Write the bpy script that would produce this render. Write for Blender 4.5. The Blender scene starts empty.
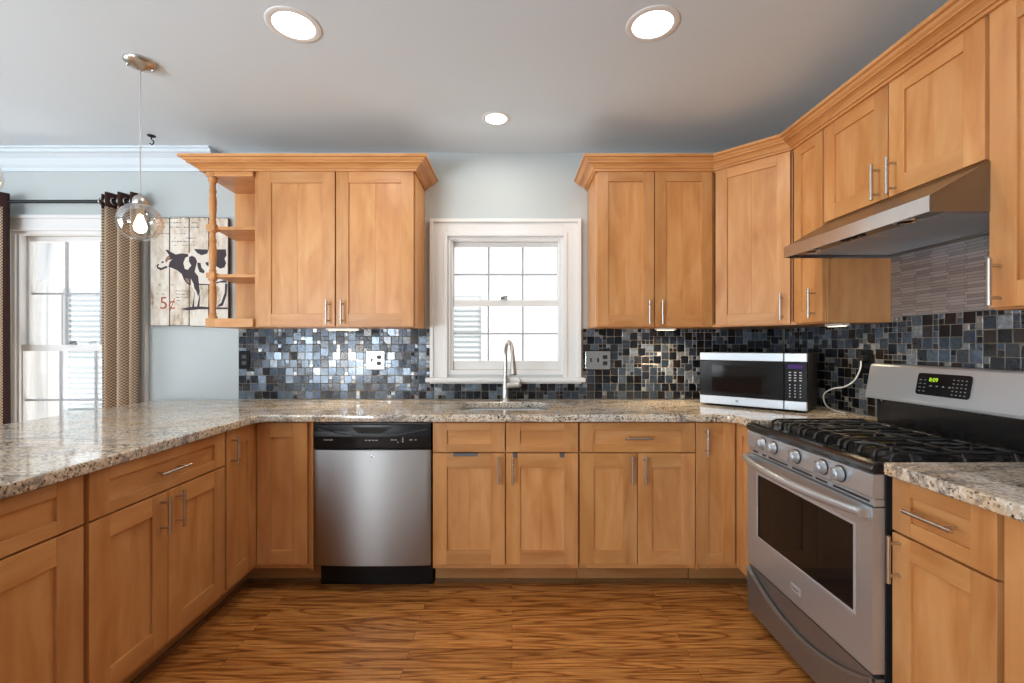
import bpy, math, random
from mathutils import Vector, Matrix
R = math.radians
SC = bpy.context.scene
COL = SC.collection

# ------------------------------------------------------------------ camera, world, big lights, exposure
EYE = 1.265          # camera height; the back wall lies WY in front of the camera
WY = 2.961
RX = 1.775           # right wall
CEIL = 2.52
cam = bpy.data.cameras.new('camera')
cam.sensor_width = 36.0
cam.lens = 16.0
cam.shift_y = 4.0 / 1024
cam.clip_start = 0.02
camo = bpy.data.objects.new('camera', cam)
COL.objects.link(camo)
camo.location = (0, 0, EYE)
camo.rotation_euler = (R(90), 0, 0)
SC.camera = camo
SC.view_settings.view_transform = 'Standard'
SC.view_settings.look = 'None'
SC.view_settings.exposure = -0.33
SC.view_settings.gamma = 1.0
SC.view_settings.use_curve_mapping = False

w = bpy.data.worlds.new('overcast_sky')
SC.world = w
w.use_nodes = True
wn = w.node_tree.nodes['Background']
wn.inputs['Color'].default_value = (0.93, 0.97, 1.0, 1)
wn.inputs['Strength'].default_value = 1.75


def area(name, loc, rot, sx, sy, power, col, shape='RECTANGLE', spread=180):
    l = bpy.data.lights.new(name, 'AREA')
    l.shape = shape
    l.size = sx
    l.size_y = sy
    l.energy = power
    l.color = col
    l.spread = R(spread)
    o = bpy.data.objects.new(name, l)
    COL.objects.link(o)
    o.location = loc
    o.rotation_euler = rot
    return o


# daylight through the patio opening behind the camera and cross light from an unseen window added far left
area('patio_daylight', (-2.95, -2.62, 1.25), (R(90), 0, R(-18)), 2.0, 2.1, 62, (0.86, 0.94, 1.0))
area('side_window_lamp', (-4.62, 0.6, 1.35), (R(90), 0, R(-90)), 2.2, 1.5, 38, (0.82, 0.92, 1.0))
# added area lamps tilted up to brighten the ceiling, set at the same openings
area('patio_uplight', (-2.95, -2.58, 0.75), (R(138), 0, R(-28)), 2.0, 1.1, 145, (0.80, 0.91, 1.0), spread=130)
area('dining_uplight', (-4.60, 0.6, 0.9), (R(138), 0, R(-90)), 2.2, 0.7, 18, (0.88, 0.95, 1.0), spread=130)

# added unseen lamp in place of sunlit paving, lights the ceiling through the windows
area('paving_lamp', (-1.2, 3.95, -.55), (R(180), 0, 0), 6.0, 1.3, 260, (1.0, 0.98, 0.95))

# sun on the ground and the house outside; it stands beyond the windowless right wall, so no direct beam reaches the kitchen
sl = bpy.data.lights.new('sun', 'SUN')
sl.energy = 4.5
sl.angle = R(2)
sl.color = (1.0, 0.97, 0.92)
so_ = bpy.data.objects.new('sun', sl)
COL.objects.link(so_)
so_.rotation_euler = Vector((-0.56, 0.32, -0.77)).to_track_quat('-Z', 'Y').to_euler()

# ------------------------------------------------------------------ materials


def mat(name):
    m = bpy.data.materials.new(name)
    m.use_nodes = True
    nt = m.node_tree
    b = nt.nodes['Principled BSDF']
    return m, nt, b


def N(nt, kind, **kw):
    n = nt.nodes.new(kind)
    for k, v in kw.items():
        if k in n.inputs:
            n.inputs[k].default_value = v
        else:
            setattr(n, k, v)
    return n


def srgb(r, g, b):
    def f(c):
        c /= 255.0
        return c / 12.92 if c <= 0.04045 else ((c + 0.055) / 1.055) ** 2.4
    return (f(r), f(g), f(b), 1)


def plain(name, col, rough=0.5, metal=0.0, spec=0.5, coat=0.0):
    m, nt, b = mat(name)
    b.inputs['Base Color'].default_value = col
    b.inputs['Roughness'].default_value = rough
    b.inputs['Metallic'].default_value = metal
    b.inputs['Specular IOR Level'].default_value = spec
    b.inputs['Coat Weight'].default_value = coat
    # slight procedural unevenness of the sheen
    tc = N(nt, 'ShaderNodeTexCoord')
    no = N(nt, 'ShaderNodeTexNoise', Scale=9.0, Detail=2.0)
    mr = N(nt, 'ShaderNodeMapRange')
    mr.inputs['To Min'].default_value = max(0.0, rough - 0.03)
    mr.inputs['To Max'].default_value = min(1.0, rough + 0.03)
    nt.links.new(tc.outputs['Object'], no.inputs['Vector'])
    nt.links.new(no.outputs['Fac'], mr.inputs['Value'])
    nt.links.new(mr.outputs['Result'], b.inputs['Roughness'])
    return m


def ramp(nt, stops):
    r = N(nt, 'ShaderNodeValToRGB')
    e = r.color_ramp.elements
    while len(e) < len(stops):
        e.new(0.5)
    for i, (p, c) in enumerate(stops):
        e[i].position = p
        e[i].color = c
    return r


def paint(name, col, bump=0.04):
    m, nt, b = mat(name)
    tc = N(nt, 'ShaderNodeTexCoord')
    no = N(nt, 'ShaderNodeTexNoise', Scale=160.0, Detail=3.0)
    bp = N(nt, 'ShaderNodeBump', Strength=bump, Distance=0.002)
    nt.links.new(tc.outputs['Object'], no.inputs['Vector'])
    nt.links.new(no.outputs['Fac'], bp.inputs['Height'])
    nt.links.new(bp.outputs['Normal'], b.inputs['Normal'])
    b.inputs['Base Color'].default_value = col
    b.inputs['Roughness'].default_value = 0.6
    b.inputs['Specular IOR Level'].default_value = 0.3
    return m


def maple():
    m, nt, b = mat('maple')
    uv = N(nt, 'ShaderNodeUVMap')
    m1 = N(nt, 'ShaderNodeMapping')
    m1.inputs['Scale'].default_value = (1.6, 26, 1)
    n1 = N(nt, 'ShaderNodeTexNoise', Scale=1.0, Detail=5.0, Roughness=0.6)
    m2 = N(nt, 'ShaderNodeMapping')
    m2.inputs['Scale'].default_value = (2.6, 9.0, 1)
    n2 = N(nt, 'ShaderNodeTexNoise', Scale=1.0, Detail=3.0, Roughness=0.5, Distortion=0.8)
    mx = N(nt, 'ShaderNodeMath', operation='MULTIPLY_ADD')
    mx.inputs[1].default_value = 0.72
    hf = N(nt, 'ShaderNodeMath', operation='MULTIPLY')
    hf.inputs[1].default_value = 0.28
    rp = ramp(nt, [(0.30, srgb(189, 124, 69)), (0.5, srgb(210, 149, 91)), (0.70, srgb(223, 167, 111))])
    at = N(nt, 'ShaderNodeAttribute', attribute_name='Col')
    mu = N(nt, 'ShaderNodeMix', data_type='RGBA', blend_type='MULTIPLY')
    mu.inputs['Factor'].default_value = 1.0
    L = nt.links.new
    L(uv.outputs['UV'], m1.inputs['Vector'])
    L(uv.outputs['UV'], m2.inputs['Vector'])
    L(m1.outputs['Vector'], n1.inputs['Vector'])
    L(m2.outputs['Vector'], n2.inputs['Vector'])
    L(n1.outputs['Fac'], hf.inputs[0])
    L(n2.outputs['Fac'], mx.inputs[0])
    L(hf.outputs['Value'], mx.inputs[2])
    L(mx.outputs['Value'], rp.inputs['Fac'])
    L(rp.outputs['Color'], mu.inputs['A'])
    L(at.outputs['Color'], mu.inputs['B'])
    L(mu.outputs['Result'], b.inputs['Base Color'])
    b.inputs['Roughness'].default_value = 0.33
    b.inputs['Specular IOR Level'].default_value = 0.45
    bp = N(nt, 'ShaderNodeBump', Strength=0.04, Distance=0.002)
    L(n1.outputs['Fac'], bp.inputs['Height'])
    L(bp.outputs['Normal'], b.inputs['Normal'])
    return m


def granite():
    m, nt, b = mat('granite')
    L = nt.links.new
    tc = N(nt, 'ShaderNodeTexCoord')
    # broad cloudy beige to grey
    n0 = N(nt, 'ShaderNodeTexNoise', Scale=3.2, Detail=4.0, Roughness=0.6, Distortion=1.2)
    r0 = ramp(nt, [(0.35, srgb(222, 222, 220)), (0.5, srgb(240, 233, 220)), (0.66, srgb(232, 210, 180))])
    # medium grains
    v1 = N(nt, 'ShaderNodeTexVoronoi', Scale=135.0)
    r1 = ramp(nt, [(0.0, srgb(110, 100, 94)), (0.2, srgb(206, 196, 184)), (0.5, srgb(255, 252, 246)), (1.0, srgb(214, 190, 164))])
    sep = N(nt, 'ShaderNodeSeparateColor')
    mx1 = N(nt, 'ShaderNodeMix', data_type='RGBA', blend_type='MULTIPLY')
    mx1.inputs['Factor'].default_value = 0.85
    # dark mica specks in clusters
    n2 = N(nt, 'ShaderNodeTexNoise', Scale=95.0, Detail=4.0, Roughness=0.7)
    n3 = N(nt, 'ShaderNodeTexNoise', Scale=9.0, Detail=2.0)
    ad = N(nt, 'ShaderNodeMath', operation='MULTIPLY_ADD')
    ad.inputs[1].default_value = 0.32
    r2 = ramp(nt, [(0.735, (0, 0, 0, 1)), (0.78, (1, 1, 1, 1))])
    mx2 = N(nt, 'ShaderNodeMix', data_type='RGBA')
    mx2.inputs['B'].default_value = srgb(40, 36, 36)
    # long dark bluish veins
    mp = N(nt, 'ShaderNodeMapping')
    mp.inputs['Rotation'].default_value = (0, 0, R(-14))
    mp.inputs['Scale'].default_value = (0.55, 2.4, 1)
    n4 = N(nt, 'ShaderNodeTexNoise', Scale=1.6, Detail=5.0, Roughness=0.62, Distortion=0.9)
    r4 = ramp(nt, [(0.478, (0, 0, 0, 1)), (0.50, (0.6, 0.6, 0.6, 1)), (0.522, (0, 0, 0, 1))])
    mx3 = N(nt, 'ShaderNodeMix', data_type='RGBA')
    mx3.inputs['B'].default_value = srgb(74, 76, 86)
    O = tc.outputs['Object']
    for n in (n0, v1, n2, n3, mp):
        L(O, n.inputs['Vector'])
    L(mp.outputs['Vector'], n4.inputs['Vector'])
    L(n0.outputs['Fac'], r0.inputs['Fac'])
    L(v1.outputs['Color'], sep.inputs['Color'])
    L(sep.outputs['Red'], r1.inputs['Fac'])
    L(r0.outputs['Color'], mx1.inputs['A'])
    L(r1.outputs['Color'], mx1.inputs['B'])
    L(n3.outputs['Fac'], ad.inputs[0])
    L(n2.outputs['Fac'], ad.inputs[2])
    L(ad.outputs['Value'], r2.inputs['Fac'])
    L(r2.outputs['Color'], mx2.inputs['Factor'])
    L(mx1.outputs['Result'], mx2.inputs['A'])
    L(n4.outputs['Fac'], r4.inputs['Fac'])
    L(r4.outputs['Color'], mx3.inputs['Factor'])
    L(mx2.outputs['Result'], mx3.inputs['A'])
    L(mx3.outputs['Result'], b.inputs['Base Color'])
    b.inputs['Roughness'].default_value = 0.07
    b.inputs['Specular IOR Level'].default_value = 0.85
    return m


def oak_floor():
    m, nt, b = mat('oak_floor')
    L = nt.links.new
    tc = N(nt, 'ShaderNodeTexCoord')
    br = N(nt, 'ShaderNodeTexBrick', Scale=1.0)
    br.inputs['Color1'].default_value = (0, 0, 0, 1)
    br.inputs['Color2'].default_value = (1, 1, 1, 1)
    br.inputs['Mortar'].default_value = (0.5, 0.5, 0.5, 1)
    br.inputs['Mortar Size'].default_value = 0.0006
    br.inputs['Brick Width'].default_value = 1.15
    br.inputs['Row Height'].default_value = 0.0575
    br.offset = 0.37
    br.squash = 1.0
    # per-plank shift of the grain
    sep = N(nt, 'ShaderNodeSeparateColor')
    cx = N(nt, 'ShaderNodeCombineXYZ')
    ml = N(nt, 'ShaderNodeMath', operation='MULTIPLY')
    ml.inputs[1].default_value = 37.0
    ad = N(nt, 'ShaderNodeVectorMath', operation='ADD')
    mp = N(nt, 'ShaderNodeMapping')
    mp.inputs['Scale'].default_value = (0.95, 10.5, 1.0)
    n1 = N(nt, 'ShaderNodeTexNoise', Scale=1.0, Detail=2.0, Roughness=0.45, Distortion=0.3)
    k = N(nt, 'ShaderNodeMath', operation='MULTIPLY')
    k.inputs[1].default_value = 62.0
    sn = N(nt, 'ShaderNodeMath', operation='SINE')
    r1 = ramp(nt, [(0.0, srgb(226, 160, 90)), (0.6, srgb(218, 149, 80)), (0.88, srgb(200, 131, 66)), (1.0, srgb(164, 103, 51))])
    mr = N(nt, 'ShaderNodeMapRange')
    mr.inputs['From Min'].default_value = -1.0
    # fine pores
    mp2 = N(nt, 'ShaderNodeMapping')
    mp2.inputs['Scale'].default_value = (7.0, 260.0, 1.0)
    n2 = N(nt, 'ShaderNodeTexNoise', Scale=1.0, Detail=3.0)
    r2 = ramp(nt, [(0.36, srgb(168, 150, 128)), (0.56, (1, 1, 1, 1))])
    mx = N(nt, 'ShaderNodeMix', data_type='RGBA', blend_type='MULTIPLY')
    mx.inputs['Factor'].default_value = 0.75
    # plank tone
    r3 = ramp(nt, [(0.0, srgb(214, 204, 192)), (1.0, srgb(255, 250, 240))])
    mx2 = N(nt, 'ShaderNodeMix', data_type='RGBA', blend_type='MULTIPLY')
    mx2.inputs['Factor'].default_value = 0.9
    # joints
    mx3 = N(nt, 'ShaderNodeMix', data_type='RGBA')
    mx3.inputs['B'].default_value = srgb(70, 40, 20)
    O = tc.outputs['Object']
    L(O, br.inputs['Vector'])
    L(br.outputs['Color'], sep.inputs['Color'])
    L(sep.outputs['Red'], ml.inputs[0])
    L(ml.outputs['Value'], cx.inputs['X'])
    L(ml.outputs['Value'], cx.inputs['Z'])
    L(O, ad.inputs[0])
    L(cx.outputs['Vector'], ad.inputs[1])
    L(ad.outputs['Vector'], mp.inputs['Vector'])
    L(ad.outputs['Vector'], mp2.inputs['Vector'])
    L(mp.outputs['Vector'], n1.inputs['Vector'])
    L(n1.outputs['Fac'], k.inputs[0])
    L(k.outputs['Value'], sn.inputs[0])
    L(sn.outputs['Value'], mr.inputs['Value'])
    L(mr.outputs['Result'], r1.inputs['Fac'])
    L(mp2.outputs['Vector'], n2.inputs['Vector'])
    L(n2.outputs['Fac'], r2.inputs['Fac'])
    L(r1.outputs['Color'], mx.inputs['A'])
    L(r2.outputs['Color'], mx.inputs['B'])
    L(sep.outputs['Red'], r3.inputs['Fac'])
    L(mx.outputs['Result'], mx2.inputs['A'])
    L(r3.outputs['Color'], mx2.inputs['B'])
    L(br.outputs['Fac'], mx3.inputs['Factor'])
    L(mx2.outputs['Result'], mx3.inputs['A'])
    L(mx3.outputs['Result'], b.inputs['Base Color'])
    b.inputs['Roughness'].default_value = 0.36
    return m


def steel(name, col, rough, axis='x', amt=0.012, metal=1.0, aniso=0.0):
    m, nt, b = mat(name)
    L = nt.links.new
    tc = N(nt, 'ShaderNodeTexCoord')
    mp = N(nt, 'ShaderNodeMapping')
    s = {'x': (3, 400, 400), 'z': (400, 400, 3), 'y': (400, 3, 400)}[axis]
    mp.inputs['Scale'].default_value = s
    no = N(nt, 'ShaderNodeTexNoise', Scale=1.0, Detail=2.0)
    mr = N(nt, 'ShaderNodeMapRange')
    mr.inputs['To Min'].default_value = rough - 0.02
    mr.inputs['To Max'].default_value = rough + 0.03
    bp = N(nt, 'ShaderNodeBump', Strength=amt, Distance=0.001)
    L(tc.outputs['Object'], mp.inputs['Vector'])
    L(mp.outputs['Vector'], no.inputs['Vector'])
    L(no.outputs['Fac'], mr.inputs['Value'])
    L(mr.outputs['Result'], b.inputs['Roughness'])
    L(no.outputs['Fac'], bp.inputs['Height'])
    L(bp.outputs['Normal'], b.inputs['Normal'])
    b.inputs['Base Color'].default_value = col
    b.inputs['Metallic'].default_value = metal
    if aniso:
        tg = N(nt, 'ShaderNodeTangent', direction_type='RADIAL', axis='Z')
        L(tg.outputs['Tangent'], b.inputs['Tangent'])
        b.inputs['Anisotropic'].default_value = aniso
        b.inputs['Anisotropic Rotation'].default_value = 0.25
    return m


def glass_mosaic():
    m, nt, b = mat('glass_mosaic')
    L = nt.links.new
    at = N(nt, 'ShaderNodeAttribute', attribute_name='Col')
    tc = N(nt, 'ShaderNodeTexCoord')
    no = N(nt, 'ShaderNodeTexNoise', Scale=70.0, Detail=3.0)
    rp = ramp(nt, [(0.3, (0.62, 0.62, 0.62, 1)), (0.7, (1.25, 1.25, 1.25, 1))])
    mx = N(nt, 'ShaderNodeMix', data_type='RGBA', blend_type='MULTIPLY')
    mx.inputs['Factor'].default_value = 1.0
    bp = N(nt, 'ShaderNodeBump', Strength=0.22, Distance=0.002)
    L(tc.outputs['Object'], no.inputs['Vector'])
    L(no.outputs['Fac'], rp.inputs['Fac'])
    L(at.outputs['Color'], mx.inputs['A'])
    L(rp.outputs['Color'], mx.inputs['B'])
    L(mx.outputs['Result'], b.inputs['Base Color'])
    L(no.outputs['Fac'], bp.inputs['Height'])
    L(bp.outputs['Normal'], b.inputs['Normal'])
    b.inputs['Roughness'].default_value = 0.19
    b.inputs['Metallic'].default_value = 0.4
    b.inputs['Coat Weight'].default_value = 0.12
    b.inputs['Coat Roughness'].default_value = 0.05
    return m


def steel_mosaic():
    m, nt, b = mat('steel_mosaic')
    L = nt.links.new
    tc = N(nt, 'ShaderNodeTexCoord')
    mp = N(nt, 'ShaderNodeMapping')
    mp.inputs['Rotation'].default_value = (0, R(90), R(90))
    sx = N(nt, 'ShaderNodeSeparateXYZ')
    cb = N(nt, 'ShaderNodeCombineXYZ')
    br = N(nt, 'ShaderNodeTexBrick', Scale=1.0)
    br.inputs['Color1'].default_value = srgb(150, 151, 155)
    br.inputs['Color2'].default_value = srgb(186, 187, 191)
    br.inputs['Mortar'].default_value = srgb(112, 112, 115)
    br.inputs['Mortar Size'].default_value = 0.0008
    br.inputs['Brick Width'].default_value = 0.074
    br.inputs['Row Height'].default_value = 0.0125
    br.offset = 0.14
    br.offset_frequency = 2
    bp = N(nt, 'ShaderNodeBump', Strength=0.25, Distance=0.002)
    bp.invert = True
    L(tc.outputs['Object'], sx.inputs['Vector'])
    L(sx.outputs['Y'], cb.inputs['X'])
    L(sx.outputs['Z'], cb.inputs['Y'])
    L(cb.outputs['Vector'], br.inputs['Vector'])
    L(br.outputs['Color'], b.inputs['Base Color'])
    L(br.outputs['Fac'], bp.inputs['Height'])
    L(bp.outputs['Normal'], b.inputs['Normal'])
    b.inputs['Metallic'].default_value = 0.75
    b.inputs['Roughness'].default_value = 0.36
    return m


def thin_glass(name, tint=(1, 1, 1, 1), edge=0.9, base=0.04):
    m = bpy.data.materials.new(name)
    m.use_nodes = True
    nt = m.node_tree
    L = nt.links.new
    nt.nodes.clear()
    out = N(nt, 'ShaderNodeOutputMaterial')
    tr = N(nt, 'ShaderNodeBsdfTransparent', Color=tint)
    gl = N(nt, 'ShaderNodeBsdfGlossy', Roughness=0.02)
    lw = N(nt, 'ShaderNodeLayerWeight', Blend=0.28)
    mr = N(nt, 'ShaderNodeMapRange')
    mr.inputs['To Min'].default_value = base
    mr.inputs['To Max'].default_value = edge
    mx = N(nt, 'ShaderNodeMixShader')
    L(lw.outputs['Fresnel'], mr.inputs['Value'])
    L(mr.outputs['Result'], mx.inputs['Fac'])
    L(tr.outputs['BSDF'], mx.inputs[1])
    L(gl.outputs['BSDF'], mx.inputs[2])
    L(mx.outputs['Shader'], out.inputs['Surface'])
    return m


def emit(name, col, s):
    m = bpy.data.materials.new(name)
    m.use_nodes = True
    nt = m.node_tree
    nt.nodes.clear()
    out = N(nt, 'ShaderNodeOutputMaterial')
    e = N(nt, 'ShaderNodeEmission', Color=col, Strength=s)
    nt.links.new(e.outputs['Emission'], out.inputs['Surface'])
    return m


def weave(name, c1, c2, sx=260.0):
    m, nt, b = mat(name)
    L = nt.links.new
    uv = N(nt, 'ShaderNodeUVMap')
    ck = N(nt, 'ShaderNodeTexChecker', Scale=sx)
    ck.inputs['Color1'].default_value = c1
    ck.inputs['Color2'].default_value = c2
    L(uv.outputs['UV'], ck.inputs['Vector'])
    L(ck.outputs['Color'], b.inputs['Base Color'])
    b.inputs['Roughness'].default_value = 0.85
    b.inputs['Specular IOR Level'].default_value = 0.15
    return m


def worn_board():
    m, nt, b = mat('worn_painted_board')
    L = nt.links.new
    tc = N(nt, 'ShaderNodeTexCoord')
    mp = N(nt, 'ShaderNodeMapping')
    mp.inputs['Scale'].default_value = (14, 14, 6)
    n1 = N(nt, 'ShaderNodeTexNoise', Scale=1.0, Detail=6.0, Roughness=0.7)
    r1 = ramp(nt, [(0.32, srgb(140, 108, 84)), (0.43, srgb(206, 190, 170)), (0.6, srgb(232, 224, 212))])
    L(tc.outputs['Object'], mp.inputs['Vector'])
    L(mp.outputs['Vector'], n1.inputs['Vector'])
    L(n1.outputs['Fac'], r1.inputs['Fac'])
    L(r1.outputs['Color'], b.inputs['Base Color'])
    b.inputs['Roughness'].default_value = 0.7
    return m


def brickish(name, c1, c2, mortar, bw, rh, ms):
    m, nt, b = mat(name)
    L = nt.links.new
    tc = N(nt, 'ShaderNodeTexCoord')
    sx = N(nt, 'ShaderNodeSeparateXYZ')
    cb = N(nt, 'ShaderNodeCombineXYZ')
    br = N(nt, 'ShaderNodeTexBrick', Scale=1.0)
    br.inputs['Color1'].default_value = c1
    br.inputs['Color2'].default_value = c2
    br.inputs['Mortar'].default_value = mortar
    br.inputs['Mortar Size'].default_value = ms
    br.inputs['Brick Width'].default_value = bw
    br.inputs['Row Height'].default_value = rh
    L(tc.outputs['Object'], sx.inputs['Vector'])
    L(sx.outputs['X'], cb.inputs['X'])
    L(sx.outputs['Z'], cb.inputs['Y'])
    L(cb.outputs['Vector'], br.inputs['Vector'])
    L(br.outputs['Color'], b.inputs['Base Color'])
    b.inputs['Roughness'].default_value = 0.8
    return m


M = dict(
    maple=maple(), granite=granite(), floor=oak_floor(),
    wall=paint('blue_grey_wall_paint', srgb(192, 198, 198)),
    ceil=paint('ceiling_paint', srgb(220, 230, 237)),
    trim=plain('white_trim_paint', srgb(231, 230, 228), 0.35),
    steel=steel('brushed_steel', (0.54, 0.575, 0.61, 1), 0.32, 'x', metal=0.68),
    steelz2=steel('bright_brushed_steel', (0.70, 0.71, 0.72, 1), 0.24, 'x'),
    hoodsteel=steel('shaded_brushed_steel', (0.27, 0.262, 0.255, 1), 0.30, 'x'),  # hood steel darkened to hold the dim reflection on its slope
    steelz=steel('door_brushed_steel', (0.40, 0.39, 0.38, 1), 0.42, 'x', aniso=.9),
    steeld=steel('dark_brushed_steel', (0.30, 0.30, 0.305, 1), 0.34, 'x', metal=0.75),
    silver=plain('silver_plastic', srgb(196, 196, 200), 0.35, 0.35),
    nickel=plain('satin_nickel', (0.58, 0.55, 0.51, 1), 0.28, 1.0),
    chrome=plain('polished_chrome', (0.75, 0.75, 0.76, 1), 0.1, 1.0),
    black=plain('black_gloss', (0.008, 0.008, 0.009, 1), 0.16, 0.0, 0.25),
    blackm=plain('black_matte', (0.016, 0.016, 0.017, 1), 0.5),
    enamel=plain('black_enamel', (0.014, 0.013, 0.013, 1), 0.16, 0.0, 0.6),
    iron=plain('cast_iron', (0.014, 0.014, 0.015, 1), 0.30, 0.0, 0.6),
    dglass=plain('dark_oven_glass', (0.010, 0.008, 0.007, 1), 0.05, 0.0, 0.25),
    dgrey=plain('dark_grey_plastic', (0.05, 0.05, 0.055, 1), 0.35),
    brass=plain('brass_burner', srgb(176, 150, 96), 0.35, 0.9),
    tile=glass_mosaic(), grout=plain('tan_grout', srgb(124, 114, 100), 0.8),
    smosaic=steel_mosaic(),
    glass=thin_glass('window_glass', edge=0.5, base=0.02),
    globe=thin_glass('globe_glass', (1.0, 0.995, 0.985, 1), edge=0.55, base=0.04),
    bulbg=emit('warm_bulb_glow', (1.0, 0.82, 0.52, 1), 4.0),
    can=emit('downlight_glow', (1.0, 0.97, 0.92, 1), 9.0),
    bulb=emit('filament_glow', (1.0, 0.74, 0.40, 1), 40.0),
    puck=emit('puck_glow', (1.0, 0.85, 0.6, 1), 5.0),
    clock=emit('green_clock_digits', (0.55, 1.0, 0.05, 1), 1.2),
    violet=emit('violet_display', srgb(92, 66, 128), 0.9),
    dgreyp=plain('grey_print', srgb(150, 156, 164), 0.5),
    grille=plain('grey_white_grille', srgb(176, 178, 182), 0.5),
    white=plain('white_print', srgb(205, 205, 208), 0.5),
    cable=plain('white_cable', srgb(226, 224, 220), 0.4),
    rod=plain('dark_bronze_rod', srgb(40, 44, 44), 0.35, 0.6),
    weave=weave('tan_weave', srgb(212, 192, 168), srgb(128, 100, 78), 110.0),
    brown=weave('dark_brown_fabric', srgb(70, 50, 46), srgb(54, 38, 36), 300.0),
    board=worn_board(), edge=plain('charred_board_edge', srgb(84, 70, 60), 0.7),
    ink=plain('dark_printed_ink', srgb(58, 46, 52), 0.7),
    tanink=plain('tan_printed_ink', srgb(150, 110, 86), 0.7),
    cream=plain('cream_print', srgb(228, 218, 206), 0.7),
    rust=plain('rust_red_print', srgb(168, 84, 64), 0.7),
    faint=plain('faded_script_ink', srgb(120, 104, 96), 0.7),
    siding=brickish('white_painted_siding', srgb(236, 236, 236), srgb(226, 227, 228), srgb(214, 216, 218), 40.0, 0.2, 0.006),
    shutter=plain('pale_grey_shutter', srgb(190, 196, 198), 0.6),
    pbrick=brickish('white_painted_brick', srgb(236, 232, 228), srgb(222, 216, 212), srgb(196, 190, 184), 0.22, 0.08, 0.008),
    pale_ground=plain('pale_concrete', srgb(196, 194, 188), 0.9),
    clip=plain('dull_grey_metal', (0.16, 0.16, 0.165, 1), 0.5, 0.6),
    shadowgap=plain('recess_shade', (0.02, 0.018, 0.016, 1), 0.7),  # near-black that stands for shade in the pocket and slots
)

# ------------------------------------------------------------------ mesh builder
RND = random.Random(7)


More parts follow.
